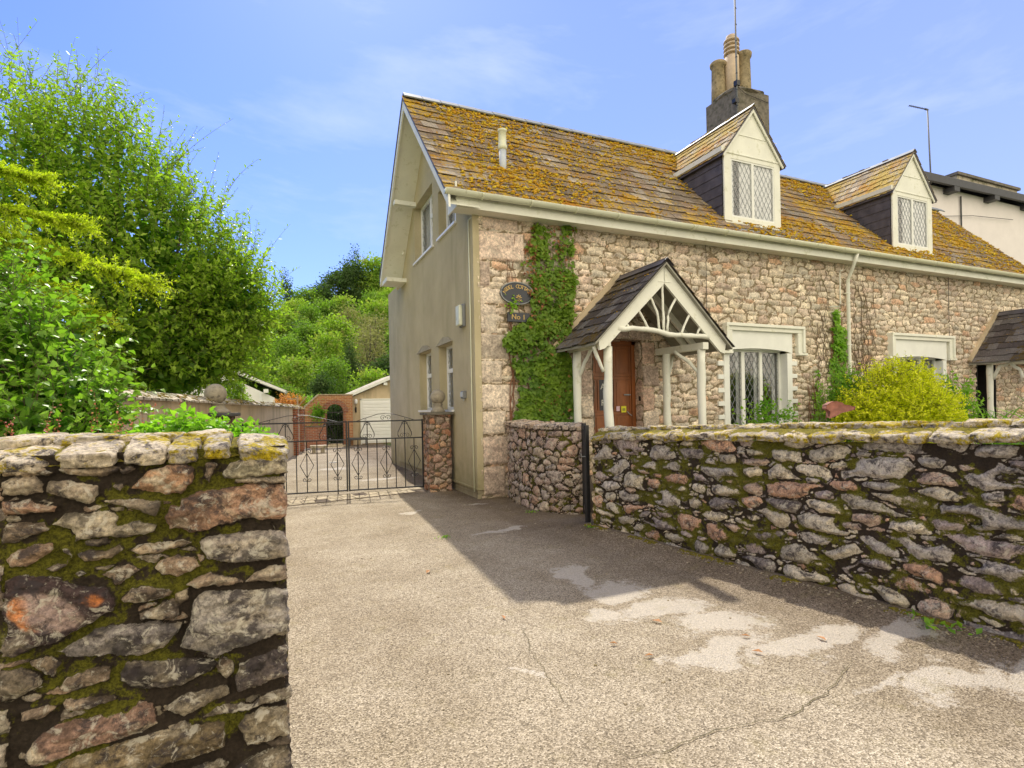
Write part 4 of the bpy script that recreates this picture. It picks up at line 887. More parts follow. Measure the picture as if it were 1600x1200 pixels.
# ------------------------------------------------------------------ garden walls
simple('rubble_core', (.10, .085, .07), 1, .3, 10, .6, 30)
def coping_row(mb, pts, rnd, wd, zf, hs=(.10, .16, .04), gap=.012, seed=0, yaw=0, cols=None, C=None, amp=.20):
    # rocks laid along a polyline; wd = list of widths
    for (c, ang, w_, dep, hh, tl) in pts:
        n0 = len(mb.v); mb.rock(c, (w_ / 2 - gap / 2, dep / 2, hh), ang, rnd.randrange(1000), 9, 6.5, amp, tl); n = len(mb.v) - n0
        cc = cols[rnd.randrange(len(cols))]; k_ = rnd.uniform(.85, 1.15); C += [(cc[0] * k_, cc[1] * k_, cc[2] * k_)] * n
CPAL = [(.55, .49, .39), (.47, .42, .34), (.60, .52, .40), (.42, .37, .30)]
def coping(name, parent, items, seed, mat='coping_stone', pal=CPAL, mossv=.50):
    mb = MB(); C = []; rnd = random.Random(seed)
    coping_row(mb, items, rnd, None, None, C=C, cols=pal)
    V = np.array(mb.v); mo = mossv + .28 * fbm(V[:, 0] * 5, V[:, 1] * 5, V[:, 2] * 9, s=seed) + .1 * fbm(V[:, 0] * 20, V[:, 1] * 20, V[:, 2] * 20, s=seed)
    V = V + .009 * np.stack([fbm(V[:, 0] * 22, V[:, 1] * 25, V[:, 2] * 25, s=seed + k_) for k_ in (1, 2, 3)], -1); mb.v = [tuple(v) for v in V]
    return mb.build(name, mat, parent, True, attrs={'col': ('FLOAT_COLOR', 'POINT', C), 'mask': ('FLOAT', 'POINT', np.ones(len(V))), 'moss': ('FLOAT', 'POINT', mo)})

# --- left wall, its stones traced one by one
POLYS = [[(-817,1431),(-775,1437),(-708,1430),(-691,1414),(-699,1404),(-761,1406),(-818,1413)],
[(-671,1419),(-649,1430),(-608,1418),(-572,1423),(-520,1425),(-488,1416),(-520,1402),(-542,1391),(-609,1396),(-654,1405)],
[(-494,1410),(-456,1424),(-448,1411),(-467,1396),(-489,1397)],
[(-465,1343),(-429,1383),(-412,1402),(-322,1426),(-287,1417),(-267,1396),(-277,1349),(-312,1308),(-358,1314),(-402,1325)],
[(-234,1417),(-210,1426),(-197,1412),(-211,1378),(-223,1345),(-234,1366)],
[(-177,1380),(-149,1416),(-93,1430),(46,1424),(47,1361),(-56,1361),(-119,1355),(-169,1362)],
[(-138,1353),(-56,1357),(44,1347),(44,1327),(-57,1331),(-126,1338)],
[(-818,1389),(-790,1405),(-733,1400),(-716,1382),(-719,1348),(-772,1343),(-819,1348)],
[(-704,1362),(-696,1383),(-649,1382),(-599,1370),(-563,1357),(-561,1326),(-585,1299),(-625,1318),(-675,1335),(-702,1347)],
[(-521,1351),(-489,1362),(-487,1348),(-498,1330),(-511,1341)],
[(-554,1303),(-501,1306),(-436,1299),(-380,1291),(-378,1271),(-390,1235),(-448,1264),(-512,1286)],
[(-819,1329),(-791,1324),(-748,1329),(-729,1309),(-676,1298),(-681,1283),(-749,1283),(-820,1284)],
[(-362,1229),(-347,1274),(-313,1265),(-315,1292),(-248,1316),(-182,1321),(-57,1329),(34,1320),(47,1289),(44,1189),(5,1182),(-91,1202),(-153,1188),(-280,1167),(-309,1184),(-349,1188)],
[(-687,1234),(-651,1271),(-596,1268),(-533,1266),(-502,1243),(-513,1212),(-448,1225),(-388,1205),(-399,1180),(-471,1169),(-550,1178),(-628,1174),(-622,1193),(-637,1219)],
[(-820,1245),(-773,1252),(-711,1246),(-692,1222),(-745,1207),(-793,1188),(-821,1185)],
[(-254,1130),(-233,1145),(-123,1150),(41,1135),(45,1038),(-30,1033),(-156,1043),(-234,1067),(-257,1104)],
[(-813,1130),(-784,1162),(-736,1175),(-692,1176),(-683,1150),(-718,1123),(-756,1104),(-804,1105)],
[(-628,1131),(-587,1144),(-546,1133),(-503,1147),(-490,1132),(-525,1111),(-567,1101),(-603,1102)],
[(-472,1124),(-439,1139),(-361,1136),(-303,1140),(-280,1133),(-304,1116),(-390,1100),(-439,1103)],
[(-708,1091),(-679,1106),(-654,1103),(-643,1126),(-668,1148),(-648,1152),(-639,1126),(-654,1096),(-684,1079)],
[(-629,1068),(-609,1071),(-594,1060),(-614,1053)],
[(-553,1051),(-515,1068),(-478,1073),(-440,1048),(-473,1027),(-516,1007),(-527,1028)],
[(-396,1048),(-379,1072),(-327,1086),(-276,1072),(-255,1042),(-282,1026),(-329,1012),(-374,1022)],
[(-301,975),(-271,997),(-223,1011),(-157,984),(-111,957),(-188,954),(-272,963)],
[(-63,995),(-11,1009),(38,1006),(40,945),(-12,942),(-108,956)],
[(-823,1061),(-772,1076),(-693,1065),(-626,1024),(-545,1002),(-512,951),(-524,919),(-604,877),(-697,840),(-796,820),(-827,820)],
[(-497,953),(-465,990),(-417,989),(-344,964),(-351,947),(-406,934),(-465,933)],
[(-338,952),(-294,960),(-295,923),(-320,906),(-332,922)],
[(-448,892),(-406,906),(-345,932),(-323,914),(-327,871),(-383,866),(-443,873)],
[(-283,892),(-266,926),(-243,941),(-124,926),(36,909),(45,830),(40,753),(-94,724),(-221,704),(-253,733),(-326,754),(-303,815),(-290,842)],
[(-684,811),(-615,838),(-576,865),(-490,864),(-395,857),(-318,840),(-334,807),(-378,757),(-445,746),(-526,766),(-605,778),(-655,788)],
[(-761,783),(-698,797),(-671,761),(-693,726),(-725,752)],
[(-510,700),(-492,731),(-409,717),(-260,701),(-202,678),(-222,645),(-325,616),(-423,617),(-476,643),(-505,670)],
[(-212,658),(-192,694),(-153,668),(-153,623),(-177,605),(-203,633)],
[(-143,628),(-129,655),(39,690),(40,573),(-63,557),(-138,544),(-147,591)],
[(-678,675),(-661,712),(-601,733),(-539,726),(-539,685),(-607,666),(-657,663)],
[(-827,774),(-777,773),(-725,739),(-726,699),(-799,670),(-829,671)],
[(-382,543),(-313,577),(-178,583),(-168,543),(-231,528),(-315,501),(-358,522)],
[(-258,472),(-212,501),(-91,495),(-28,519),(47,529),(46,490),(-99,474),(-199,469)],
[(-784,620),(-727,633),(-684,616),(-727,586),(-774,598)],
[(-668,625),(-657,636),(-529,623),(-520,604),(-619,593),(-658,596)],
[(-771,485),(-739,529),(-675,560),(-575,562),(-484,546),(-454,574),(-412,561),(-404,491),(-450,467),(-531,461),(-633,460),(-719,437),(-761,449)],
[(-709,401),(-677,425),(-509,447),(-371,461),(-265,459),(-180,449),(-185,360),(-330,349),(-452,326)],
[(-144,417),(-119,449),(-71,467),(42,455),(43,346),(-46,342),(-108,340),(-127,383)],
[(-46,331),(43,338),(43,307),(-25,310)],
[(-170,244),(-116,289),(32,306),(44,182)],
[(-371,468),(-327,482),(-299,464),(-328,450),(-359,454)],
[(-343,294),(-267,309),(-202,305),(-170,281),(-203,254)]]
LW = thing('boundary_wall', 'mossy rubble wall nearest the camera on the left, with flat domed coping', 'wall', (-1, 2.3, 0))
st = .0042; us = np.concatenate([np.arange(-2.6, -.86, .012), np.arange(-.86, .0501, st)]); vz = np.concatenate([np.arange(-.03, .25, .02), np.arange(.25, 1.475, st)])
U, V = np.meshgrid(us, vz, indexing='ij')
wu = U + .007 * fbm(U * 22, V * 22, s=1) + .005 * fbm(U * 80, V * 80, s=2); wv = V + .007 * fbm(U * 22, V * 22, s=3) + .005 * fbm(U * 80, V * 80, s=4)
D = np.full(U.shape, -.05); B = np.zeros(U.shape, np.int64); LU = np.zeros(U.shape); LV = np.zeros(U.shape)
for n_, poly in enumerate(POLYS):
    P = np.array(poly, float) / 1000; 
    a0, b0 = P.min(0) - .05; a1, b1 = P.max(0) + .05
    i0, i1 = np.searchsorted(us, [a0, a1]); j0, j1 = np.searchsorted(vz, [b0, b1])
    if i1 <= i0 or j1 <= j0: continue
    x, y = wu[i0:i1, j0:j1], wv[i0:i1, j0:j1]; dmin = np.full(x.shape, 9.); ins = np.zeros(x.shape, bool); Q = np.roll(P, -1, 0)
    for (px, py), (qx, qy) in zip(P, Q):
        dx, dy = qx - px, qy - py; t = np.clip(((x - px) * dx + (y - py) * dy) / (dx * dx + dy * dy + 1e-12), 0, 1)
        dmin = np.minimum(dmin, np.hypot(x - px - t * dx, y - py - t * dy))
        cnd = ((py > y) != (qy > y)) & (x < (qx - px) * (y - py) / (qy - py + 1e-12) + px); ins ^= cnd
    sd_ = np.where(ins, dmin, -dmin); sub = D[i0:i1, j0:j1]; m = sd_ > sub
    D[i0:i1, j0:j1] = np.where(m, sd_, sub); B[i0:i1, j0:j1] = np.where(m, n_ * 977 + 5, B[i0:i1, j0:j1])
    c0 = P.mean(0); LU[i0:i1, j0:j1] = np.where(m, x - c0[0], LU[i0:i1, j0:j1]); LV[i0:i1, j0:j1] = np.where(m, y - c0[1], LV[i0:i1, j0:j1])
LPAL = [(.42, .37, .29), (.37, .32, .26), (.30, .25, .21), (.43, .35, .26), (.35, .28, .22)]
col = pal_col(B, LPAL, 9)
over = {3: (.52, .33, .22), 5: (.47, .44, .33), 12: (.45, .29, .21), 13: (.52, .47, .38), 15: (.36, .33, .31), 16: (.42, .30, .22), 22: (.42, .32, .24), 25: (.075, .052, .055), 29: (.44, .42, .41), 30: (.30, .28, .28), 32: (.17, .15, .145), 34: (.22, .19, .19), 41: (.33, .22, .18), 42: (.30, .24, .15), 43: (.48, .42, .31), 11: (.42, .27, .2)}
for k_, c in over.items(): col = np.where((B == k_ * 977 + 5)[..., None], np.array(c), col)
# the big dark stone: a paler scar with a rusty edge on its face
big = (B == 25 * 977 + 5); nn_ = .035 * fbm(U * 14, V * 14, s=8)
rp = sst(1.0, .86, np.hypot((U + .705) / .105, (V - .945 + .25 * (U + .705)) / .068) + nn_ * 8) * big
scar = rp; col = col * (1 - rp[..., None]) + np.array((.40, .31, .30)) * rp[..., None]
rp2 = rp * sst(.02, -.03, (U + .735) + .6 * (V - .92) + nn_); col = col * (1 - rp2[..., None]) + np.array((.62, .27, .12)) * rp2[..., None]
rp3 = sst(.035, .02, np.hypot((U + .575), (V - .97) * 1.6) + nn_ * .4) * big; col = col * (1 - rp3[..., None]) + np.array((.50, .19, .07)) * rp3[..., None]
# the unseen stretch further left is filled by random rubble
h2, col2, mask2, moss2 = stone_fill(U, V, .2, .11, 5, .012, .035, LPAL, .02, 2.5, .5, .5)
band = (U + .03 * fbm(V * 11, V * 0, s=90) < -.825) | (V < .2)
D = D + .001
b2, e2, _u, _v = voro(wu, wv, .075, .034, 88, 2.6, .7); d2 = np.minimum(e2 - .002, -D - .004); m2 = (d2 > -.001) & (idh(b2, 77) < .16) & (V > .22)
D = np.where(m2, d2, D); B = np.where(m2, b2 + 777777, B); col = np.where(m2[..., None], pal_col(b2, [(.38, .34, .27), (.30, .26, .22), (.40, .30, .23)], 4), col); LU = np.where(m2, 0, LU); LV = np.where(m2, 0, LV)
mask = sst(-.003, .004, D)
h = -.012 * m2 + .030 * sst(-.008, .010, D) * (.75 + .5 * idh(B, 7)) + .012 * sst(0, .035, D) + (LU * (idh(B, 3) - .5) * .22 + LV * (idh(B, 4) - .5) * .28) * mask
h += mask * (.016 * fbm(U * 10, V * 22, s=33) + .009 * fbm(U * 38, V * 60, s=34) + .010 * np.abs(fbm(U * 16 + V * 9, V * 26, s=38))) + (1 - mask) * (.012 * fbm(U * 25, V * 25, s=35) + .006 * fbm(U * 90, V * 90, s=36)) + .002 * fbm(U * 150, V * 150, s=37)
moss = (1 - sst(-.002, .006, D)) * (.42 + .85 * fbm(U * 5, V * 7, s=41) + .35 * fbm(U * 20, V * 20, s=42)) + sst(.25, .5, fbm(U * 6, V * 9, s=43)) * .3
mottl = sst(.05, .35, fbm(U * 16, V * 22, s=51)) ; col = col * (1 - .72 * mottl * (.3 + .7 * idh(B, 12)))[..., None]
pl = sst(.12, .4, fbm(U * 13, V * 19, s=52)) * (.3 + .6 * idh(B, 13)); col = col * (1 - pl[..., None]) + np.array((.60, .54, .43)) * pl[..., None]
h = np.where(band, h2, h); col = col * np.array((.86, .82, .76)) * (1 - .45 * sst(.0, .4, fbm(U * 3.2, V * 4, s=57)))[..., None]; col = np.where(band[..., None], col2, col); mask = np.where(band, mask2, mask); moss = np.where(band, moss2, moss)
h = h - sst(.035, .052, U) * .02
XE = U + sst(-.10, .046, U) * (.012 * fbm(V * 13, V * 0, s=61) + .008 * fbm(V * 40, V * 0 + 3, s=62) - .014 * (1 - mask) + .004)
mesh_np('stonework', np.stack([XE, 2.333 - h, V], -1).reshape(-1, 3), grid(*U.shape), 'garden_stone', LW, True, attrs3(col, mask, moss))
# end face and back
def wall_face(name, P0, P1, z0, z1f, seed, parent, mat='garden_stone', pal=GPAL, cw=.24, ch=.13, st=.014, depth=.04, joint=.012, warp=.022, mossy=.55, side=1, wr=.55, p=2.6, rects=()):
    P0, P1 = np.array(P0, float), np.array(P1, float); L_ = np.linalg.norm(P1 - P0); t = (P1 - P0) / L_; nrm = np.array([t[1], -t[0]]) * side
    U, S = np.meshgrid(np.arange(0, L_ + st, st).clip(0, L_), np.linspace(0, 1, int((z1f if np.isscalar(z1f) else 1.4) / st)), indexing='ij')
    zt = (z1f if np.isscalar(z1f) else z1f(U)); V = z0 + (zt - z0) * S
    h, col, mask, moss = stone_fill(U + seed * 3.1, V, cw, ch, seed, joint, depth, pal, warp, p, wr, mossy, fill=.75)
    mt = sst(.1, .4, fbm(U * 7, V * 9, s=seed + 61)) * idh((U * 3).astype(int), 5) * .6; col = col * (1 - .45 * mt)[..., None]
    P = P0 + U[..., None] * t + (h - depth)[..., None] * nrm
    return mesh_np(name, np.concatenate([P, V[..., None]], -1).reshape(-1, 3), grid(*U.shape), mat, parent, True, attrs3(col, mask, moss))
wall_face('stonework', (.030, 2.33), (.030, 2.72), 0, 1.42, 71, LW)
wall_face('stonework', (.046, 2.72), (-2.6, 2.72), 0, 1.42, 72, LW, st=.03)
MB().box(-2.6, .0, 2.36, 2.69, 0, 1.40).build('core', 'rubble_core', LW)
# coping: front row and back row of flat stones, domed
it = []; rnd = random.Random(4)
fr_b = [(-.93, -.70, 1.452), (-.675, -.50, 1.462), (-.485, -.362, 1.470), (-.352, -.252, 1.468), (-.236, -.150, 1.474), (-.126, .048, 1.455), (-1.2, -.95, 1.45), (-1.45, -1.22, 1.45), (-1.75, -1.47, 1.45), (-2.0, -1.77, 1.45), (-2.3, -2.02, 1.45), (-2.6, -2.32, 1.45)]
for a, b, z in fr_b: it.append((((a + b) / 2, 2.405, z + .008), rnd.uniform(-.05, .05), b - a + .012, .235, .027, (rnd.uniform(.20, .27), rnd.uniform(-.05, .05) + (.12 if b > 0 else 0))))
x = -2.6
while x < -.02:
    w_ = rnd.uniform(.14, .26); b = min(x + w_, .03); it.append((((x + b) / 2, 2.57 + rnd.uniform(-.01, .01), 1.508 - (.035 if b > -.05 else 0)), rnd.uniform(-.1, .1), b - x + .012, .235, .024, (rnd.uniform(.0, .08), rnd.uniform(-.06, .06)))); x = b
coping('coping', LW, it, 12)
U, V = np.meshgrid(np.arange(-2.6, .05, .012), np.linspace(0, 1, 34), indexing='ij')
Z = 1.420 + .084 * np.sin(np.pi * np.clip(V * .9 + .06, 0, 1)) + .008 * fbm(U * 30, V * 12, s=3) + .006 * fbm(U * 90, V * 36, s=5) - .05 * sst(-.02, .045, U)
mesh_np('moss_bed', np.stack([U, 2.325 + .40 * V, Z], -1).reshape(-1, 3), grid(*U.shape), 'moss_bed', LW, True)

# --- right garden wall along the drive
GWALL = thing('garden_wall', 'long mossy rubble garden wall on the right in front of the cottage', 'wall', (4.1, 2.5, 0))
P0, P1 = np.array((3.70, 5.93)), np.array((4.375, .37)); T_ = (P1 - P0) / np.linalg.norm(P1 - P0); LEN = np.linalg.norm(P1 - P0)
topf = lambda u: 1.18 + .13 * np.clip(np.asarray(u) / 4.1, 0, 1.4) ** .8
wall_face('stonework', P0, P1, -.02, topf, 101, GWALL, st=.0085, cw=.30, ch=.112, joint=.008, depth=.055, warp=.020, mossy=.65, side=1, wr=.8, p=3.2)
NB = np.array([-T_[1], T_[0]])
PB0, PB1 = P0 + NB * .42, P1 + NB * .42
wall_face('stonework', PB1, PB0, -.02, 1.22, 102, GWALL, st=.03); wall_face('stonework', PB0, P0, -.02, 1.2, 103, GWALL, st=.02)
q = [P0 + NB * .06 + T_ * .04, P1 + NB * .06, PB1 - NB * .06, PB0 - NB * .06 + T_ * .04]
MB().prism([(a[0], a[1], -.05) for a in q], (0, 0, 1.22)).build('core', 'rubble_core', GWALL)
def wall_coping(P0, T_, NB, LEN, topf, seed, parent, depth=.42, dens=1.0):
    it = []; rnd = random.Random(seed); ang = math.atan2(T_[1], T_[0]); u = 0
    while u < LEN:
        w_ = rnd.uniform(.13, .30) * dens; c = P0 + T_ * (u + w_ / 2) + NB * .10; it.append(((c[0], c[1], float(topf(u)) + .055 + rnd.uniform(-.008, .008)), ang + rnd.uniform(-.12, .12), w_ + .008, .27, rnd.uniform(.028, .038), (rnd.uniform(.10, .26), rnd.uniform(-.10, .10)))); u += w_
    for row, off, dz in ((1, .25, .118), (2, .38, .10)):
        u = -.05
        while u < LEN:
            w_ = rnd.uniform(.12, .26); c = P0 + T_ * (u + w_ / 2) + NB * off; it.append(((c[0], c[1], float(topf(u)) + dz + rnd.uniform(-.01, .012)), ang + rnd.uniform(-.2, .2), w_ + .01, .20, .028, (rnd.uniform(-.1, .1) - (.2 if row == 2 else 0), rnd.uniform(-.08, .08)))); u += w_
    coping('coping', parent, it, seed)
    U, V = np.meshgrid(np.arange(0, LEN, .02), np.linspace(0, 1, 26), indexing='ij'); Z = topf(U) + .010 + .098 * np.sin(np.pi * np.clip(V * .9 + .06, 0, 1)) + .010 * fbm(U * 30, V * 12, s=3) + .006 * fbm(U * 80, V * 30, s=5)
    P = P0 + U[..., None] * T_ + (V * depth)[..., None] * NB
    mesh_np('moss_bed', np.concatenate([P, Z[..., None]], -1).reshape(-1, 3), grid(*U.shape), 'moss_bed', parent, True)
wall_coping(P0, T_, NB, LEN, topf, 15, GWALL)

# --- short wall curving from the cottage corner to the side gate
SWALL = thing('curved_wall', 'short pinkish rubble wall curving from cottage corner to the side gate', 'wall', (3.8, 7.6, 0))
ctrl = [(3.86, 9.02), (3.74, 8.5), (3.71, 8.0), (3.74, 7.6), (3.86, 7.24), (4.05, 7.06), (4.26, 6.98)]
cp = np.array(ctrl); acc = np.r_[0, np.cumsum(np.hypot(*np.diff(cp, axis=0).T))]; LS = acc[-1]
uu = np.arange(0, LS, .012); V1 = np.linspace(0, 1, 110); U, S = np.meshgrid(uu, V1, indexing='ij')
cxs = np.interp(uu, acc, cp[:, 0]); cys = np.interp(uu, acc, cp[:, 1])
ker = np.ones(21) / 21; pad = 10
cxs = np.convolve(np.pad(cxs, pad, 'edge'), ker, 'valid'); cys = np.convolve(np.pad(cys, pad, 'edge'), ker, 'valid')
tx, ty = np.gradient(cxs), np.gradient(cys); l_ = np.hypot(tx, ty); nx, ny = ty / l_, -tx / l_
zt = 1.30 - .04 * U / LS; V = zt * S - .02
h, col, mask, moss = stone_fill(U, V, .21, .125, 141, .006, .04, [(.42, .33, .28), (.40, .31, .28), (.36, .31, .29), (.44, .30, .23), (.46, .38, .31)], .024, 3., .7, .35, fill=.8)
mesh_np('stonework', np.stack([cxs[:, None] + nx[:, None] * (h - .02), cys[:, None] + ny[:, None] * (h - .02), V], -1).reshape(-1, 3), grid(*U.shape), 'garden_stone', SWALL, True, attrs3(col, mask, moss))
bx, by = cxs - nx * .33, cys - ny * .33
mb = MB(); n = len(cxs); idx = list(range(0, n, 8)) + [n - 1]
loop = [(cxs[i] - nx[i] * .03, cys[i] - ny[i] * .03, -.05) for i in idx] + [(bx[i], by[i], -.05) for i in reversed(idx)]
mb.prism(loop, (0, 0, 1.31)); mb.build('core', 'rubble_core', SWALL)
it = []; rnd = random.Random(9); u = 0
while u < LS - .02:
    w_ = rnd.uniform(.10, .17); i = min(int((u + w_ / 2) / .012), n - 1); ang = math.atan2(ty[i], tx[i])
    for off, dz in ((.06, .035), (.22, .055)): it.append(((cxs[i] - nx[i] * off, cys[i] - ny[i] * off, 1.30 - .04 * u / LS + dz), ang + rnd.uniform(-.15, .15), w_, .2, .036, (rnd.uniform(.05, .2), rnd.uniform(-.25, -.05))))
    u += w_
coping('coping', SWALL, it, 33, pal=[(.44, .37, .32), (.40, .34, .3), (.46, .36, .28)], mossv=.22)

# side gate seen edge-on
sgt = thing('side_gate', 'narrow black gate seen edge-on between the two garden walls', 'gate', (4.0, 6.5, 0))
g0, g1 = Vector((4.21, 6.93, 0)), Vector((3.76, 6.13, 0)); m = MB()
for t in (0, 1): p = g0.lerp(g1, t); m.bar(p + Vector((0, 0, .02)), p + Vector((0, 0, 1.36)), .055, .055, (1, 0, 0))
m.bar(g0 + Vector((0, 0, 1.3)), g1 + Vector((0, 0, 1.3)), .04, .05).bar(g0 + Vector((0, 0, .15)), g1 + Vector((0, 0, .15)), .04, .05); m.build('frame', 'black_metal', sgt, bevel=.004)
m = MB()
for i in range(1, 8): p = g0.lerp(g1, i / 8); m.bar(p + Vector((0, 0, .17)), p + Vector((0, 0, 1.28)), .014, .014, (1, 0, 0))
m.build('bars', 'black_metal', sgt)
MB().tube([(3.74, 6.12, .95), (3.68, 6.14, .95), (3.68, 6.14, .99)], .008, 6).build('latch', 'grey_metal', sgt)

# ------------------------------------------------------------------ gate pillars with ball finials
def stone_pillar(name, label, cx, cy, hw, ht, seed, pal, mat='pillar_stone', caph=.05, capo=.05, ball=.13, bz=None, capmat='concrete_old', ballx=0, pedn=.12):
    t = thing(name, label, 'gate pillar', (cx, cy, 0), 'ball-topped gate pillars')
    c = [(cx - hw, cy - hw), (cx + hw, cy - hw), (cx + hw, cy + hw), (cx - hw, cy + hw)]
    for i in range(4): wall_face('stonework', c[i], c[(i + 1) % 4], -.02, ht, seed + i, t, mat, pal, .17, .12, .014, .03, .008, .016, .1, 1)
    MB().box(cx - hw + .035, cx + hw - .035, cy - hw + .035, cy + hw - .035, 0, ht - .01).build('core', 'rubble_core', t)
    MB().box(cx - hw - capo, cx + hw + capo, cy - hw - capo, cy + hw + capo, ht, ht + caph).build('cap', capmat, t, bevel=.012)
    z = ht + caph; r = ball; bx_ = cx + ballx; prof = [(pedn * 1.25, z), (pedn * 1.25, z + .03), (pedn, z + .06), (pedn * .78, z + .12), (pedn * .82, z + .15), (pedn * .95, z + .165), (pedn * .6, z + .18)]
    for k_ in range(11): a = -math.pi / 2 * .82 + k_ * (math.pi / 2 * 1.82) / 10; prof.append((max(r * math.cos(a), .004), z + .165 + r * .97 + r * math.sin(a)))
    MB().lathe(prof, bx_, cy, 28).build('ball_finial', 'ball_stone', t, True)
    return t
stone_pillar('gate_pillar', 'orange and brown stone gate pillar with ball finial against the gable wall', 2.995, 10.52, .225, 1.50, 161, PPAL, ball=.148, ballx=.03, pedn=.115)
stone_pillar('gate_pillar', 'dark gate pillar with large lichened ball finial behind the left wall', -.93, 11.1, .29, 1.56, 171, [(.2, .14, .12), (.24, .18, .14), (.16, .12, .11)], caph=.06, capo=.09, ball=.185, capmat='dark_fascia', pedn=.19)

rw = thing('bed_edging_wall', 'low rendered retaining wall holding the raised bed beside the drive', 'wall', (-.15, 6, 0))
MB().prism([(-.26, 2.74, -.02), (-.26, 2.74, 1.20), (-.26, 6.0, 1.20), (-.26, 9.8, .72), (-.26, 9.8, -.02)], (.10, 0, 0)).box(-1.75, -.16, 9.8, 9.9, -.02, .72).build('wall', 'render_garden', rw)
# ------------------------------------------------------------------ wrought iron gates
def spiral(mb, c, r, dirx, diry, ux, turns=1.25, r0=.25, th=.006, n=22, a0=0):
    pts = []
    for i in range(n):
        t = i / (n - 1); a = a0 + t * turns * 2 * math.pi; rr = r * (1 - (1 - r0) * t)
        pts.append(c + ux * (dirx * rr * math.cos(a)) + Vector((0, 0, diry * rr * math.sin(a))))
    mb.tube(pts, th, 5)
def iron_gate(name, label, A, B_, n, tall, diam, peak):
    A, B_ = Vector(A), Vector(B_); ux = (B_ - A).normalized(); Lg = (B_ - A).length
    t = thing(name, label, 'gate', A, 'pair of wrought iron drive gates'); P = lambda s, z: A + ux * s + Vector((0, 0, z))
    f = MB(); zb, zm, zt = .06, 1.05, 1.40
    for s in (.01, Lg - .01): f.bar(P(s, zb - .02), P(s, zt + .02), .028, .028, (0, 1, 0))
    for z in (zb, zm, zt): f.bar(P(.01, z), P(Lg - .01, z), .018, .026)
    f.build('frame', 'black_metal', t)
    dx = Lg / n; b = MB()
    for i in range(1, n): b.tube([P(i * dx, zb), P(i * dx, zt if i in tall else zm)], .010, 6)
    b.build('bars', 'black_metal', t)
    for i in diam:
        s_ = MB(); c = i * dx; w_ = dx * .66
        for sg in (-1, 1):
            s_.tube([P(c, .82), P(c + sg * w_, .58), P(c, .34)], .0075, 5)
            for z, dy in ((.85, 1), (.31, -1)): spiral(s_, P(c + sg * .042, z), .042, -sg, dy, ux, 1.2, .25, .0065)
        s_.build('diamond_scroll', 'black_metal', t)
    for i in tall:
        s_ = MB(); c = i * dx
        for sg in (-1, 1):
            s_.tube([P(c, zt), P(c + sg * .05, zt - .06), P(c + sg * dx * .72, 1.17), P(c + sg * dx * .74, 1.11), P(c + sg * dx * .6, zm + .02)], .008, 5)
            spiral(s_, P(c + sg * .05, zm + .055), .05, -sg, 1, ux, 1.3, .2, .005); spiral(s_, P(c + sg * .035, zt - .04), .035, -sg, -1, ux, 1.1, .2, .005)
        s_.build('heart_scroll', 'black_metal', t)
    c = peak; s_ = MB()
    for sg in (-1, 1):
        s_.tube([P(c + sg * (Lg * .40), zt), P(c + sg * Lg * .28, zt + .06), P(c + sg * Lg * .1, zt + .14), P(c, zt + .15)], .006, 5)
        spiral(s_, P(c + sg * .055, zt + .065), .055, -sg, 1, ux, 1.3, .2, .0055); spiral(s_, P(c + sg * Lg * .27, zt + .04), .03, sg, 1, ux, 1, .3, .005)
    s_.build('top_scroll', 'black_metal', t)
    return t, P, Lg
gR = iron_gate('drive_gate', 'right leaf of the black wrought iron drive gates, hinged on the orange stone pillar', (1.345, 11.02, 0), (2.78, 10.80, 0), 8, (2, 6), (1, 4, 7), .72)
gL = iron_gate('drive_gate', 'left leaf of the black wrought iron drive gates, with the drop bolt', (1.325, 11.02, 0), (-.52, 11.26, 0), 10, (2, 6), (1, 4, 8), .9)
P = gL[1]; MB().tube([P(.185, .5), P(.185, -.0)], .012, 6).tube([P(.185, .62), P(.34, .62)], .008, 5).tube([P(.185, .0), P(.185, .66)], .010, 6).build('drop_bolt', 'black_metal', gL[0])
P = gR[1]; MB().tube([P(1.44, 1.32), P(1.52, 1.32), P(1.52, 1.40)], .012, 6).tube([P(1.44, .2), P(1.52, .2)], .012, 6).build('hinge', 'black_metal', gR[0])

# ------------------------------------------------------------------ left boundary: rendered wall with brick piers
BW = thing('rendered_wall', 'long beige rendered boundary wall with mossy tiled coping along the drive', 'wall', (-.8, 12, 0))
b0, b1 = Vector((-1.6, 7.0, 0)), Vector((1.06, 24.2, 0)); tb = (b1 - b0).normalized(); nb = Vector((-tb.y, tb.x, 0))
m = MB(); 
q = [b0, b1, b1 + nb * .22, b0 + nb * .22]; m.prism([(p.x, p.y, 0) for p in q], (0, 0, 1.80)); m.build('wall', 'render_garden', BW)
def cope(mb, p, q, z, wd, n, rnd):
    for i in range(n):
        a, b = p.lerp(q, i / n), p.lerp(q, (i + 1) / n - .002)
        for sg in (1, -1):
            o = nb * (.11 + sg * wd); m_ = nb * .11; dz = rnd.uniform(-.01, .01)
            mb.add([a + o + Vector((0, 0, z + dz)), b + o + Vector((0, 0, z - dz)), b + m_ + Vector((0, 0, z + .10)), a + m_ + Vector((0, 0, z + .10)), a + o + Vector((0, 0, z - .03)), b + o + Vector((0, 0, z - .03))], [(0, 1, 2, 3), (0, 4, 5, 1)])
m = MB(); cope(m, b0, b1, 1.82, .20, 70, random.Random(3)); m.build('tiled_coping', 'mossy_parapet', BW)
def cpts(rg, n):
    s = rg.random(n); e = rg.random(n); P = np.array(b0)[None] + np.outer(s, np.array(b1 - b0)) + np.outer(.11 + (e - .5) * .34, np.array(nb)); P[:, 2] = 1.905 - np.abs(e - .5) * .17; return P
o = tufts('coping_moss', 1800, cpts, BW, 5, .015, .04, 'tuft_moss'); o['kind'] = 'stuff'
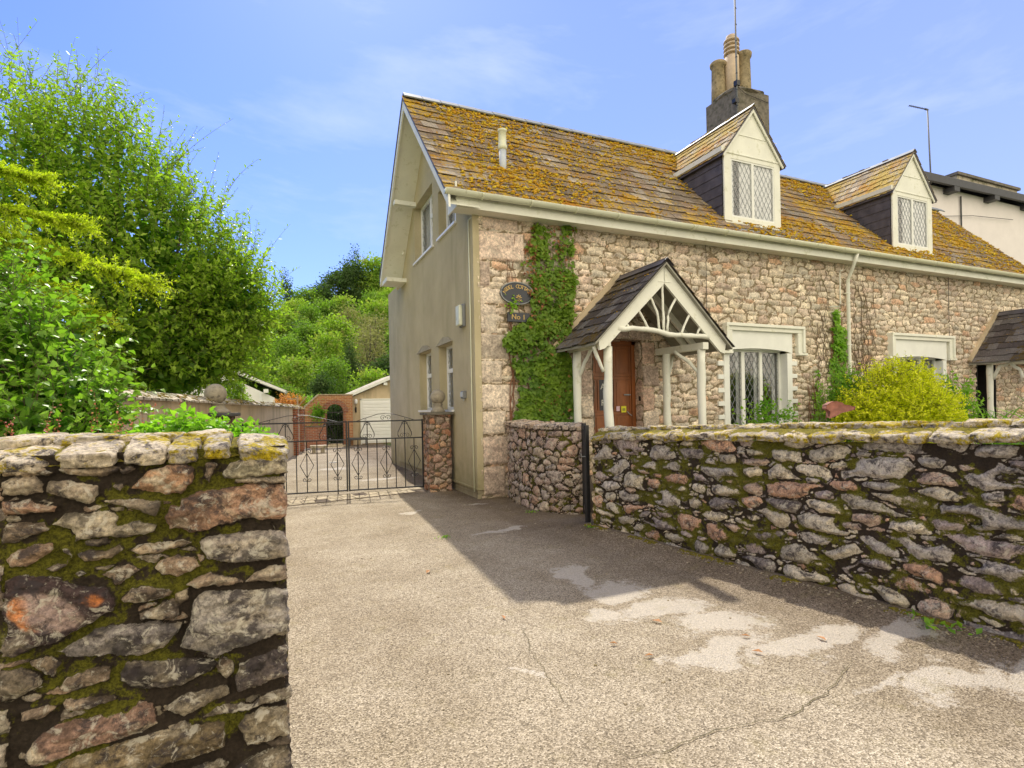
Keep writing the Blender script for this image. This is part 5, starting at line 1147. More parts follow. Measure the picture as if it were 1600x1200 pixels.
for s, lab in ((15.2, 'n'), (17.2, 'f')):
    p = b0 + tb * s - nb * .12; m = MB().prism([(p + a).to_tuple() for a in (-tb * .17 - nb * .04, tb * .17 - nb * .04, tb * .17 + nb * .13, -tb * .17 + nb * .13)], (0, 0, 1.74)); pr = m.build('brick_pier', 'red_brick', BW)
    MB().prism([(p + a + Vector((0, 0, 1.74))).to_tuple() for a in (-tb * .2 - nb * .08, tb * .2 - nb * .08, tb * .2 + nb * .13, -tb * .2 + nb * .13)], (0, 0, .06)).build('pier_cap', 'render_garden', pr)
sp = thing('wall_plaque', 'small worn rectangular wooden plaque on a post in front of the beige wall', 'plaque', (-1.38, 10.4, 1.2))
MB().box(-1.42, -1.19, 10.3, 10.33, 1.59, 1.74).build('board', 'wood_sign', sp, bevel=.004)
MB().box(-1.395, -1.215, 10.292, 10.30, 1.695, 1.70).box(-1.395, -1.215, 10.292, 10.30, 1.63, 1.635).build('border', 'bark', sp)
MB().box(-1.465, -1.42, 10.3, 10.34, 1.0, 1.75).build('post', 'dark_fascia', sp)

# brick arch wall
AW = thing('brick_arch_wall', 'orange brick garden wall with an arched doorway beside the garage', 'wall', (2.4, 26.5, 0))
arch = [(2.30, 0), (2.30, 1.58)] + [(2.675 + .375 * math.cos(a), 1.58 + .375 * math.sin(a)) for a in np.linspace(math.pi, 0, 15)[1:-1]] + [(3.05, 1.58), (3.05, 0)]
outer = [(1.36, 0)] + arch[:1] 
loop = [(1.36, 0), (2.30, 0)] + arch[1:-1] + [(3.05, 0), (3.47, 0), (3.47, 2.37), (1.95, 2.37), (1.36, 1.82)]
MB().prism([(x, 26.5, z) for x, z in loop], (0, .24, 0)).build('brickwork', 'orange_brick', AW)
m = MB()
for i in range(19):
    a = math.pi * (i + .5) / 19; c = Vector((2.675 + .49 * math.cos(a), 26.48, 1.58 + .49 * math.sin(a))); M = Matrix.Translation(c) @ Matrix.Rotation(-a, 4, 'Y'); m.box(-.105, .105, -.02, .04, -.034, .034, M)
for z in np.arange(.05, 1.55, .078):
    for x in (2.24, 3.11): m.box(x - .06, x + .06, 26.475, 26.5, z, z + .066)
m.build('arch_bricks', 'red_brick', AW)
MB().bar((1.33, 26.62, 1.84), (1.95, 26.62, 2.41), .3, .06, (0, 0, 1)).box(1.93, 3.5, 26.47, 26.77, 2.38, 2.43).build('wall_coping', 'sets', AW)
MB().box(1.38, 2.25, 26.1, 26.34, 0, .94).build('low_wall', 'red_brick', AW); MB().box(1.34, 2.28, 26.07, 26.36, .94, .99).build('low_wall_cap', 'concrete_old', AW)
g_ = thing('iron_arch_gate', 'tall dark iron gate filling the brick archway', 'gate', (2.67, 26.6, 0))
m = MB()
for i in range(7): x = 2.34 + i * .11; m.tube([(x, 26.62, .1), (x, 26.62, 1.6 + math.sqrt(max(.0, .34 ** 2 - (x - 2.675) ** 2)))], .010, 5)
m.build('bars', 'black_metal', g_); MB().box(2.31, 3.04, 26.6, 26.63, .1, .14).box(2.31, 3.04, 26.6, 26.63, 1.0, 1.04).box(2.31, 3.04, 26.6, 26.63, 1.55, 1.6).build('frame', 'black_metal', g_)
MB().box(2.34, 2.98, 26.46, 26.5, .02, .12).box(2.2, 3.1, 26.2, 26.46, -.01, .06).build('step', 'sets', AW)

# garage
GA = thing('garage', 'beige rendered garage with white ribbed up-and-over door', 'garage', (5, 27, 0))
MB().prism([(3.50, 27, 0), (3.50, 27, 2.30), (5.9, 27, 3.36), (8.2, 27, 2.30), (8.2, 27, 0)], (0, 5, 0)).build('walls', 'render_garden', GA)
m = MB()
for sg, xe in ((-1, 3.28), (1, 8.4)): m.prism([(5.9, 26.85, 3.52), (xe, 26.85, 2.38), (xe, 26.85, 2.26), (5.9, 26.85, 3.40)], (0, 5.4, 0))
m.build('roof', 'mossy_parapet', GA)
m = MB()
for xe in (3.26, 8.42): m.prism([(5.9, 26.80, 3.53), (xe, 26.80, 2.39), (xe, 26.80, 2.24), (5.9, 26.80, 3.38)], (0, .04, 0))
m.box(3.22, 3.32, 26.8, 32, 2.27, 2.36).box(5.0, 5.16, 26.7, 26.95, 2.86, 2.98).build('bargeboard', 'white_paint', GA)
gd = MB().box(3.94, 6.4, 26.95, 27.0, .05, 2.15)
gdo = gd.build('garage_door', 'garage_white', GA); m = MB()
for z in np.arange(.12, 2.0, .165): m.box(4.0, 6.34, 26.935, 26.95, z, z + .13)
m.build('door_panels', 'garage_white', gdo, bevel=.006); MB().box(3.88, 3.94, 26.93, 27.0, .0, 2.2).box(3.88, 6.46, 26.93, 27.0, 2.15, 2.21).build('door_frame', 'white_paint', GA)
wl = thing('wall_lantern', 'small white-globed wall lantern left of the garage door', 'light', (3.68, 26.9, 1.9))
MB().lathe([(.05, 1.96), (.07, 2.0), (.075, 2.12), (.05, 2.18), (.02, 2.2)], 3.68, 26.88, 12).build('globe', 'white_plastic', wl, True)
MB().tube([(3.68, 27, 1.65), (3.68, 26.9, 1.62), (3.66, 26.88, 1.75), (3.68, 26.88, 1.96)], .014, 6).box(3.64, 3.72, 26.97, 27, 1.55, 1.8).build('bracket', 'black_metal', wl)
st_ = thing('stone_trough', 'low stone bench block at the foot of the brick pier', 'bench', (1.6, 22.6, 0))
MB().box(1.32, 1.95, 22.4, 22.8, .2, .30).box(1.4, 1.52, 22.45, 22.75, 0, .2).box(1.72, 1.85, 22.45, 22.75, 0, .2).build('slab', 'mossy_parapet', st_, bevel=.01)
bn = thing('garden_bench', 'dark bench against the wall between archway and garage', 'bench', (3.4, 26.2, 0))
MB().box(3.2, 4.05, 26.1, 26.5, .32, .37).build('seat', 'dark_fascia', bn)
for x in (3.25, 3.98): MB().box(x, x + .05, 26.14, 26.2, 0, .32).build('leg', 'dark_fascia', bn)

# bungalow behind
BG = thing('bungalow', 'low white bungalow with white verge behind the boundary wall', 'house', (-2, 33, 0))
MB().prism([(-5.2, 33, -.3), (-5.2, 33, 2.5), (-2.4, 33, 3.75), (.14, 33, 2.45), (.14, 33, -.3)], (0, 7, 0)).build('walls', 'bung_white', BG)
m = MB()
for xe, ze_ in ((.75, 2.86), (-5.8, 2.45)): m.prism([(-2.3, 32.85, 4.26), (xe, 32.85, ze_), (xe, 32.85, ze_ - .08), (-2.3, 32.85, 4.16)], (0, 8, 0))
m.build('roof', 'slate', BG); m = MB()
m.prism([(-2.3, 32.81, 4.20), (.75, 32.81, 2.84), (.75, 32.81, 2.70), (-2.3, 32.81, 4.02)], (0, .05, 0)).box(.70, .78, 32.81, 40, 2.70, 2.82).prism([(-2.3, 32.85, 4.0), (.7, 32.85, 2.68), (.7, 33.0, 2.68), (-2.3, 33.0, 4.0)], (0, 0, .02)).box(-.42, -.18, 32.5, 33, 2.72, 2.92)
m.build('bargeboard', 'white_paint', BG); MB().box(-.62, -.5, 32.97, 33, 0, 2.7).box(-.1, .05, 32.98, 33, 2.2, 2.35).build('window', 'white_plastic', BG)

# pink neighbour
PH = thing('pink_house', 'tall pale pink rendered house with dark eaves beyond the cottage', 'house', (26, 12.5, 0))
MB().box(22.3, 36, 12.6, 22, -.2, 9.9).build('walls', 'pink_render', PH)
m = MB().bar((22.0, 12.25, 9.93), (36.5, 12.25, 10.16), .12, .26).bar((22.0, 12.45, 10.05), (36.5, 12.45, 10.28), .5, .06)
for x in (24.2, 27.0, 29.8, 32.6): m.box(x, x + .35, 12.2, 12.6, 9.62 + (x - 22) * .016, 9.8 + (x - 22) * .016)
m.build('eaves', 'dark_fascia', PH)
rf = MB().prism([(22.0, 12.3, 10.08), (36.5, 12.3, 10.3), (36.5, 17, 10.6), (22.0, 17, 10.4)], (0, 0, .08)).build('roof', 'slate', PH)
m = MB().box(27.95, 32.9, 14, 16.6, 10.0, 11.55); pb = m.build('chimney_stack', 'mossy_parapet', PH); MB().box(27.85, 33.0, 13.9, 16.7, 11.55, 11.67).build('stack_cap', 'concrete_old', PH)
m = MB().tube([(25.3, 12.55, 9.7), (25.3, 12.55, 4)], .03, 6); m.tube([(22.9, 12.55, 8.6), (26, 12.5, 9.0), (29, 12.5, 9.2)], .012, 5).build('cable', 'dark_fascia', PH)

# reddish stone on the wall top, like an animal head
HEAD = [(0, .065), (.003, .097), (.04, .123), (.085, .128), (.13, .118), (.15, .10), (.186, .094), (.236, .077), (.229, .054), (.174, .036), (.123, .025), (.085, .0), (.029, -.02), (.032, .039)]
dxh, dyh = .80, -.60; m = MB(); m.prism([(4.57 + dxh * a_ + .05 * dyh, 3.36 + dyh * a_ - .05 * dxh, 1.475 + b_) for a_, b_ in HEAD], (-.10 * dyh, .10 * dxh, 0))
o = m.build('carved_stone', 'terracotta', None, True, bevel=.026); tag(o, 'reddish stone shaped like a pointed animal head on the garden wall', 'ornament')
# scattered leaves on the drive
mlf = MB(); mlf.add([(-.03, 0, .004), (-.008, -.014, .010), (.03, 0, .006), (.005, .014, .013)], [(0, 1, 2, 3)])
MATS['dead_leaf'] = simple('dead_leaf', (.42, .20, .07), .7, .2, 40, 0)
DL = ['pinkish', 'tan', 'rusty', 'yellowish', 'dark curled', 'pale', 'brown', 'thin straw-coloured', 'greenish', 'small tan']
l0 = None
for i, ((x, y), lab) in enumerate(zip([(2.56, 3.24), (2.93, 2.77), (2.81, 2.56), (1.37, 5.23), (1.58, 3.82), (2.16, 2.82), (3.35, 2.52), (2.06, 3.07)], DL)):
    if l0 is None: l0 = mlf.build('fallen_leaf', 'dead_leaf'); o = l0
    else: o = l0.copy(); COL.objects.link(o)
    s = 1 + .5 * random.random(); o.location = (x, y, float(ground_z(x, y)) + .006); o.rotation_euler = (0, 0, random.random() * 6); o.scale = (s, s, 1.5)
    tag(o, 'small dry brown leaf lying on the driveway', 'leaf', 'dry leaves scattered on the driveway')
# ------------------------------------------------------------------ foliage
def nrm_(a): return a / np.maximum(np.linalg.norm(a, axis=-1, keepdims=True), 1e-9)
def leaf_mesh(name, P, D, N, size, mat, parent, rg, asp=.5, var=None, shape='kite', kind=None):
    """P base points, D leaf axis, N rough leaf normal"""
    n = len(P); D = nrm_(D); S = nrm_(np.cross(D, N)); Nn = np.cross(S, D); size = np.broadcast_to(size, (n,))[:, None]; w = size * asp * .5
    if shape == 'kite':
        V = np.stack([P, P + D * size * .45 + S * w + Nn * size * .08, P + D * size - Nn * size * .12, P + D * size * .45 - S * w + Nn * size * .08], 1); F = np.array([(0, 1, 2), (0, 2, 3)])
    elif shape == 'blade':
        V = np.stack([P - S * w, P + S * w, P + D * size * .55 + S * w * .8 + Nn * size * .1, P + D * size * .55 - S * w * .8 + Nn * size * .1, P + D * size - Nn * size * .05], 1); F = np.array([(0, 1, 2), (0, 2, 3), (3, 2, 4)])
    else:   # lobed leaf: 3 points, folded on the midrib
        b = P; V = np.stack([b, b + D * size * .12 + S * w * 1.0 + Nn * size * .05, b + D * size * .55 + S * w * .62 + Nn * size * .06, b + D * size - Nn * size * .14, b + D * size * .55 - S * w * .62 + Nn * size * .06, b + D * size * .12 - S * w * 1.0 + Nn * size * .05], 1)
        F = np.array([(0, 1, 2), (0, 2, 3), (0, 3, 4), (0, 4, 5)])
    k_ = V.shape[1]; FF = (F[None] + k_ * np.arange(n)[:, None, None]).reshape(-1, 3)
    if var is None: var = rg.random(n)
    o = mesh_np(name, V.reshape(-1, 3), FF, mat, parent, False, {'var': ('FLOAT', 'POINT', np.repeat(np.clip(var, 0, 1), k_))})
    if kind: o['kind'] = kind
    return o
def twigs_mesh(name, paths, r, mat, parent):   # paths (n, k, 3)
    n, k_, _ = paths.shape; T = nrm_(np.gradient(paths, axis=1)); A = nrm_(np.cross(T, np.array([.3, .2, 1.]))); B_ = np.cross(T, A)
    rr = r * np.linspace(1, .35, k_)[None, :, None]; V = np.stack([paths + rr * (A * math.cos(a) + B_ * math.sin(a)) for a in (0, 2.09, 4.19)], 2)
    i = np.arange(n)[:, None, None]; j = np.arange(k_ - 1)[None, :, None]; c = np.arange(3)[None, None]; f = lambda jj, cc: (i * k_ + jj) * 3 + cc
    F = np.stack([f(j, c), f(j, (c + 1) % 3), f(j + 1, (c + 1) % 3), f(j + 1, c)], -1).reshape(-1, 4)
    return mesh_np(name, V.reshape(-1, 3), F, mat, parent)
def shoots(rg, base, dirs, length, nl, npt=6, grav=-.15, wob=.12):
    n = len(base); t = np.linspace(0, 1, npt)[None, :, None]; L_ = length[:, None, None]; dirs = nrm_(dirs)
    c = rg.standard_normal((n, 1, 3)) * wob
    path = base[:, None, :] + dirs[:, None, :] * t * L_ + (c + np.array([0, 0, grav])) * t * t * L_
    s = (np.arange(nl) + rg.random((n, nl))) / nl; idx = s * (npt - 1); i0 = np.clip(idx.astype(int), 0, npt - 2); fr = (idx - i0)[..., None]
    r_ = np.arange(n)[:, None]; P = path[r_, i0] * (1 - fr) + path[r_, i0 + 1] * fr; T = nrm_(path[r_, i0 + 1] - path[r_, i0])
    side = nrm_(np.cross(T, rg.standard_normal(T.shape))); D = nrm_(T * .55 + side * 1.0)
    return path, P.reshape(-1, 3), D.reshape(-1, 3), s.reshape(-1)
def lobe_points(rg, lobes, n, shell=.35):
    lobes = np.array(lobes, float); wgt = lobes[:, 3:6].prod(1) ** .67 if lobes.shape[1] > 4 else lobes[:, 3] ** 2
    k_ = rg.choice(len(lobes), n, p=wgt / wgt.sum()); d = nrm_(rg.standard_normal((n, 3))); r = (1 - shell * rg.random(n) ** 1.6)
    rad = lobes[k_, 3:6] if lobes.shape[1] > 4 else np.repeat(lobes[k_, 3:4], 3, 1)
    lump = 1 + .14 * fbm(d[:, 0] * 2.3 + k_ * 5, d[:, 1] * 2.3, d[:, 2] * 2.3, s=3)
    P = lobes[k_, :3] + d * rad * (r * lump)[:, None]
    # keep points not deep inside other lobes
    ok = np.ones(n, bool)
    for l_ in lobes:
        rr = l_[3:6] if len(l_) > 4 else l_[3]
        ok &= np.linalg.norm((P - l_[:3]) / rr, axis=1) > .62
    return P[ok], d[ok]
def bushy(name, label, cat, loc, lobes, nsh, nl, lsize, mat, seed, shlen=(.3, .8), up=.5, shape='kite', asp=.5, group=None, inner=None, twig=.004, trunks=(), kinds=None, zmin=None, gapz=0, tw_vis=True, rand_n=1.0):
    rg = np.random.default_rng(seed); t = thing(name, label, cat, loc, group)
    P, d = lobe_points(rg, lobes, nsh)
    if zmin is not None: k_ = P[:, 2] > zmin; P, d = P[k_], d[k_]
    g_ = fbm(P[:, 0] * .9, P[:, 1] * .9, P[:, 2] * .9, s=seed); k_ = rg.random(len(P)) < np.clip(.85 + 1.3 * g_, .22, 1); P, d = P[k_], d[k_]
    dirs = d + np.array([0, 0, up]) + rg.standard_normal(d.shape) * .35; L_ = rg.uniform(*shlen, len(P)) * (1 + .6 * np.clip(d[:, 2], 0, 1))
    path, LP, LD, s = shoots(rg, P - nrm_(dirs) * (L_ * .3)[:, None], dirs, L_, nl)
    clump = np.repeat(rg.random(len(P)), nl); var = .25 + .35 * clump + .3 * s + .2 * (rg.random(len(s)) - .5)
    N = np.array([0, 0, 1.]) + rg.standard_normal(LP.shape) * .55 * rand_n
    leaf_mesh('foliage', LP, LD, N, lsize * rg.uniform(.65, 1.25, len(LP)), mat, t, rg, asp, var, shape)
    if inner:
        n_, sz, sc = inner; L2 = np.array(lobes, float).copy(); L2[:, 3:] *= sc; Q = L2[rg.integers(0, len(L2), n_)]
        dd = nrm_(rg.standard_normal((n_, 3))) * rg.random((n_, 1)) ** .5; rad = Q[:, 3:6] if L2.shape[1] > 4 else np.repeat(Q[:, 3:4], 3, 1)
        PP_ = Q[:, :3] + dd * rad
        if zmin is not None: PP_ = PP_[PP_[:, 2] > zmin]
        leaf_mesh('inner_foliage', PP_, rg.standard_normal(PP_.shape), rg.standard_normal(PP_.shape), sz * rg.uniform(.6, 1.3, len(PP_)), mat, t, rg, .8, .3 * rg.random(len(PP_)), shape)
    if tw_vis: twigs_mesh('twigs', path, twig, 'twig', t)
    if trunks:
        m = MB()
        for pth, r0, r1 in trunks: m.tube(pth, list(np.linspace(r0, r1, len(pth))), 8)
        m.build('trunk', 'bark', t, True)
    return t
# big shrub tree over the wall, upright leafy shoots against the sky
lob = [(-4.7, 14.6, 6.1, 2.3, 1.9, 2.3), (-3.3, 14.5, 6.2, 1.7, 1.6, 2.1), (-2.2, 14.2, 5.0, 1.6, 1.6, 1.7), (-1.25, 14.4, 4.3, 1.25, 1.3, 1.35), (-1.35, 14.5, 3.1, .9, 1.1, .85), (-3.0, 13.4, 3.5, 1.5, 1.2, 1.3), (-4.8, 13.2, 3.6, 1.9, 1.4, 1.6), (-6.8, 14.2, 5.6, 2.2, 2, 2.6), (-1.9, 13.6, 2.8, 1.1, .9, .9), (-.95, 15.2, 4.2, 1.1, 1.0, 1.2)]
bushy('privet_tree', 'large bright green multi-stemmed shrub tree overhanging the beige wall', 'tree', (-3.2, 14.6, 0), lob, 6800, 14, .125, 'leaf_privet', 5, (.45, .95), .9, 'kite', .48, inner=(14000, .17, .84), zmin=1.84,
      trunks=[([(-3.2, 14.6, 0), (-3.3, 14.5, 2), (-3.8, 14.6, 4), (-4.3, 14.6, 6.5), (-4.5, 14.6, 8.2)], .16, .02), ([(-3.0, 14.6, 0), (-2.6, 14.3, 2.2), (-2.1, 14.2, 4), (-1.8, 14.2, 5.8)], .13, .02), ([(-3.3, 14.5, 0), (-3.4, 14.5, 3), (-3.1, 14.5, 5.5), (-3.0, 14.5, 8)], .13, .02), ([(-3.0, 14.6, .5), (-1.8, 14.5, 2.6), (-1.0, 14.5, 4.2)], .09, .02)])
# long whippy shoots out of its top
rg = np.random.default_rng(77); PT = bpy.data.objects['privet_tree']
tips = np.array([(-5.4, 15, 7.9), (-5.0, 15, 8.2), (-4.6, 14.8, 8.3), (-4.3, 14.9, 8.4), (-4.0, 14.8, 8.3), (-3.7, 14.7, 8.2), (-3.4, 14.6, 8.1), (-3.0, 14.5, 7.7), (-2.6, 14.3, 7.2), (-2.3, 14.2, 6.8), (-1.9, 14.1, 6.6), (-1.5, 14.1, 6.2), (-1.1, 14.3, 5.7), (-.7, 14.4, 5.3), (-.4, 14.5, 4.7), (-.3, 14.5, 4.2), (-2.1, 14.2, 6.9), (-3.2, 14.5, 8.1), (-5.8, 15, 8.0), (-.6, 14.6, 5.2)])
base = np.repeat(tips, 9, 0) + rg.standard_normal((180, 3)) * .28; dirs = np.stack([.25 + .3 * rg.standard_normal(180), .2 * rg.standard_normal(180), np.ones(180)], -1)
path, LP, LD, s = shoots(rg, base, dirs, rg.uniform(.6, 1.5, 180), 17, 7, -.05, .15)
leaf_mesh('long_shoots', LP, LD, rg.standard_normal(LP.shape), .11 * rg.uniform(.6, 1.3, len(LP)) * (1.1 - .4 * s), 'leaf_privet', PT, rg, .42, .3 + .5 * rg.random(len(LP)))
twigs_mesh('long_twigs', path, .006, 'twig', PT)

# ivy-covered bank at the far left
lob = [(-2.75, 6.9, 2.1, 1.0, .8, 1.15), (-2.1, 6.7, 1.9, .62, .6, .8), (-1.68, 6.3, 1.62, .40, .45, .42), (-3.6, 6.8, 2.3, 1.2, .9, 1.3), (-1.95, 6.0, 1.45, .6, .5, .35), (-2.8, 5.9, 1.5, .9, .6, .6), (-1.58, 6.0, 1.34, .3, .4, .22)]
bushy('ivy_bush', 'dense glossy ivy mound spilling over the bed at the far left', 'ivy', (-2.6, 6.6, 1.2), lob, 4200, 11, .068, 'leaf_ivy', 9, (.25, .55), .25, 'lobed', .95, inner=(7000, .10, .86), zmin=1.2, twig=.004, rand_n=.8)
# bright low plants and red flower sprays behind the left wall
rgl = random.Random(2)
bushy('low_shrub', 'low bright green leafy plant just behind the end of the left wall', 'plant', (-.35, 3.1, 1.3), [(-.22, 3.1, 1.44, .17, .14, .10), (-.40, 3.12, 1.47, .17, .14, .10), (-.52, 3.1, 1.43, .1, .1, .09), (-.10, 3.05, 1.42, .09, .1, .07)], 420, 7, .036, 'leaf_fresh', 12, (.04, .10), .6, 'lobed', .9, inner=(500, .04, .8), twig=.001, zmin=1.3)
bushy('creeping_plant', 'thin strip of small leaves along the back edge of the left wall', 'plant', (-.75, 3.0, 1.3), [(-.70, 3.0, 1.42, .22, .12, .05), (-.9, 3.0, 1.42, .2, .1, .06)], 180, 6, .028, 'leaf_fresh', 13, (.04, .1), .9, 'lobed', .8, inner=(200, .03, .8), twig=.001, zmin=1.3)
fl = thing('heuchera', 'loose sprays of tiny dark red flowers on thin stalks behind the left wall', 'plant', (-.7, 3.4, 1.25), None)
rg = np.random.default_rng(5); nb_ = 46; bx = np.concatenate([rg.normal(-1.12, .13, 16), rg.normal(-.62, .12, 18), rg.normal(-.42, .10, 10), rg.normal(-.13, .03, 2)]); base = np.stack([bx, rg.uniform(3.3, 3.7, nb_), np.full(nb_, 1.36)], -1)
base[-2:, 2] = 1.30
path, LP, LD, s = shoots(rg, base, np.stack([rg.normal(0, .18, nb_), rg.normal(0, .1, nb_), np.ones(nb_)], -1), rg.uniform(.16, .33, nb_), 16, 6, 0, .1); k_ = s > .45
leaf_mesh('flowers', LP[k_] + rg.standard_normal((k_.sum(), 3)) * .006, LD[k_], rg.standard_normal((k_.sum(), 3)), .013, 'petal_red', fl, rg, .8); twigs_mesh('stalks', path, .0012, 'petal_red', fl)

# conifer with golden feathery branches reaching in from the left
cf = thing('golden_conifer', 'conifer with drooping golden-green feathery branches reaching in from the left edge', 'tree', (-4.6, 9.0, 0))
rg = np.random.default_rng(21); br = []
main = [((-4.6, 9.0, 4.6), (-3.5, 9.0, 4.85), (-2.72, 8.9, 4.70)), ((-4.6, 9, 4.2), (-3.4, 8.9, 4.3), (-2.25, 8.65, 4.10)), ((-4.6, 9, 4.0), (-3.0, 8.5, 3.85), (-1.95, 8.1, 3.45), (-1.40, 7.75, 3.22)), ((-4.6, 9, 3.5), (-3.2, 8.5, 3.5), (-2.3, 8.1, 3.1)), ((-4.6, 9, 4.1), (-3.6, 8.8, 4.0), (-2.6, 8.4, 3.75)), ((-4.6, 9, 3.1), (-3.0, 8.0, 3.0), (-1.75, 7.3, 2.72))]
for k_ in range(9): a = rg.uniform(2.2, 5.2); z = rg.uniform(2.5, 6); main.append(((-4.6, 9, z), (-4.6 + 1.0 * math.cos(a), 9 + 1.0 * math.sin(a), z + .1), (-4.6 + 1.7 * math.cos(a), 9 + 1.7 * math.sin(a), z - .2)))
m = MB(); m.tube([(-4.6, 9.0, 0), (-4.6, 9.0, 3), (-4.62, 9.0, 6.6)], [.15, .11, .02], 8); sb, sd2, sl = [], [], []
for pts in main:
    m.tube(pts, list(np.linspace(.03, .006, len(pts))), 6); A_ = np.array(pts); acc = np.linspace(0, 1, len(A_)); tt = rg.random(150) ** .7 * .75 + .25
    B_ = np.stack([np.interp(tt, acc, A_[:, i]) for i in range(3)], -1); T = A_[-1] - A_[-2]; T = T / np.linalg.norm(T)
    sb.append(B_); sd2.append(T[None] * .8 + rg.standard_normal((150, 3)) * np.array([.35, .6, .22]) + np.array([0, 0, .05])); sl.append(rg.uniform(.16, .42, 150))
m.build('trunk', 'bark', cf, True); sb, sd2, sl = map(np.concatenate, (sb, sd2, sl))
path, LP, LD, s = shoots(rg, sb, sd2, sl, 44, 6, -.18, .12)
leaf_mesh('foliage', LP, LD, rg.standard_normal(LP.shape) * .5 + np.array([0, 0, 1.]), .045 * rg.uniform(.6, 1.3, len(LP)), 'leaf_conifer', cf, rg, .32, .2 + .7 * s)
twigs_mesh('twigs', path, .003, 'twig', cf)

# --- climbers on the front wall
def in_poly(x, y, P):
    P = np.array(P, float); ins = np.zeros(x.shape, bool)
    for (px, py), (qx, qy) in zip(P, np.roll(P, -1, 0)): ins ^= ((py > y) != (qy > y)) & (x < (qx - px) * (y - py) / (qy - py + 1e-12) + px)
    return ins
def wall_climber(name, label, poly, n, size, mat, seed, thick=.14, y=HY - .03, thin=0, redpoly=None, var_fn=None):
    rg = np.random.default_rng(seed); P = np.array(poly); lo, hi = P.min(0), P.max(0); t = thing(name, label, 'climber', ((lo[0] + hi[0]) / 2, HY, lo[1]))
    x = rg.uniform(lo[0] - .1, hi[0] + .1, n * 3); z = rg.uniform(lo[1] - .1, hi[1] + .1, n * 3)
    wx, wz = x + .10 * fbm(x * 5, z * 5, s=seed), z + .1 * fbm(x * 5, z * 5, s=seed + 1); k_ = in_poly(wx, wz, P); g_ = fbm(x * 3.5, z * 3.5, s=seed + 2)
    k_ &= rg.random(len(x)) < np.clip(.95 + 2.2 * g_ - thin * sst(lo[1] + 1.5, hi[1], z), .12, 1); x, z, g_ = x[k_][:n], z[k_][:n], g_[k_][:n]; n_ = len(x)
    dep = thick * (.35 + .9 * (fbm(x * 2.5, z * 2.5, s=seed + 4) * .5 + .5)) * rg.random(n_) ** .6 * (.5 + .5 * (1 - (z - lo[1]) / (hi[1] - lo[1])))
    LP = np.stack([x, y - dep, z], -1); D = np.stack([rg.normal(0, .7, n_), rg.normal(-.25, .2, n_), -.6 + rg.normal(0, .5, n_)], -1); N = np.stack([rg.normal(0, .35, n_), -np.ones(n_), .55 + rg.normal(0, .35, n_)], -1)
    var = .35 + .5 * g_ + .35 * (rg.random(n_) - .5) + .22 * (z - lo[1]) / (hi[1] - lo[1])
    red = np.zeros(n_, bool)
    if redpoly: red = rg.random(n_) < redpoly(x, z)
    leaf_mesh('foliage', LP[~red], D[~red], N[~red], size * rg.uniform(.55, 1.3, (~red).sum()), mat, t, rg, 1.0, var[~red], 'lobed')
    if red.any(): leaf_mesh('red_foliage', LP[red], D[red], N[red], size * .8 * rg.uniform(.5, 1.2, red.sum()), 'leaf_red', t, rg, .9, None, 'lobed')
    m = MB(); rnd = random.Random(seed)
    for i in range(14):
        x_ = rnd.uniform(lo[0] + .15, hi[0] - .15); z_ = lo[1] - .9; pts = [(x_, HY - .05, max(z_, 0))]
        while z_ < hi[1] - rnd.uniform(0, .8): z_ += .18; x_ += rnd.uniform(-.07, .07); x_ = min(max(x_, lo[0] + .1), hi[0] - .1); pts.append((x_, HY - .05, z_))
        m.tube(pts, list(np.linspace(.016, .004, len(pts))), 5)
    m.build('stems', 'vine_bare', t, True); return t
IV = [(4.50, 5.0), (5.42, 5.02), (5.27, 4.48), (5.36, 3.94), (5.22, 3.5), (5.27, 3.17), (5.05, 2.77), (5.28, 2.35), (5.31, 1.89), (5.40, .6), (3.98, .6), (4.03, 1.4), (4.17, 2.04), (3.95, 2.48), (3.85, 2.85), (4.0, 3.10), (4.42, 3.24), (4.46, 3.55), (4.3, 3.95), (4.25, 4.39)]
wall_climber('wall_ivy', 'tall green ivy climbing the stone front between the corner and the porch', IV, 9500, .080, 'leaf_wall_ivy', 31, .20, thin=.62,
             redpoly=lambda x, z: .03 + .65 * sst(4.60, 4.36, x) * sst(3.2, 4.0, z) + .45 * sst(.16, .08, np.abs(x - 4.95)) * sst(4.2, 4.7, z) + .14 * sst(.15, .5, fbm(x * 3, z * 3, s=8)))
rg_ = np.random.default_rng(3); q_ = thing('sign_ivy', 'small yellow-green ivy sprig growing between the two dark signs', 'climber', (4.05, HY, 3.4)); n_ = 55
leaf_mesh('foliage', np.stack([rg_.normal(4.02, .055, n_), rg_.uniform(8.93, 8.98, n_), rg_.normal(3.46, .07, n_)], -1), rg_.standard_normal((n_, 3)) * .5 + np.array([0, -.2, .3]), np.array([0, -1, .6]) + .3 * rg_.standard_normal((n_, 3)), .05 * rg_.uniform(.6, 1.2, n_), 'leaf_fresh', q_, rg_, .9, .6 + .4 * rg_.random(n_), 'lobed')
MB().tube([(4.4, 9.03, 3.3), (4.2, 9.0, 3.40), (4.05, 8.96, 3.46), (4.10, 8.95, 3.58)], .005, 5).build('stem', 'vine_bare', q_, True)
wall_climber('downpipe_creeper', 'narrow leafy creeper growing up beside the downpipe', [(12.68, 3.85), (12.9, 3.85), (12.88, 3.46), (13.10, 3.44), (13.08, .4), (12.6, .4), (12.62, 2.04), (12.48, 2.58), (12.62, 2.98), (12.65, 3.45)], 1300, .085, 'leaf_fresh', 41, .12)
wall_climber('young_creeper', 'thin yellowish creeper shoot between the downpipe and the bay window', [(11.95, 2.35), (12.1, 2.4), (12.2, 1.8), (12.45, 1.3), (12.3, .4), (11.6, .4), (11.7, 1.0), (11.95, 1.5)], 260, .08, 'leaf_fresh', 43, .08)
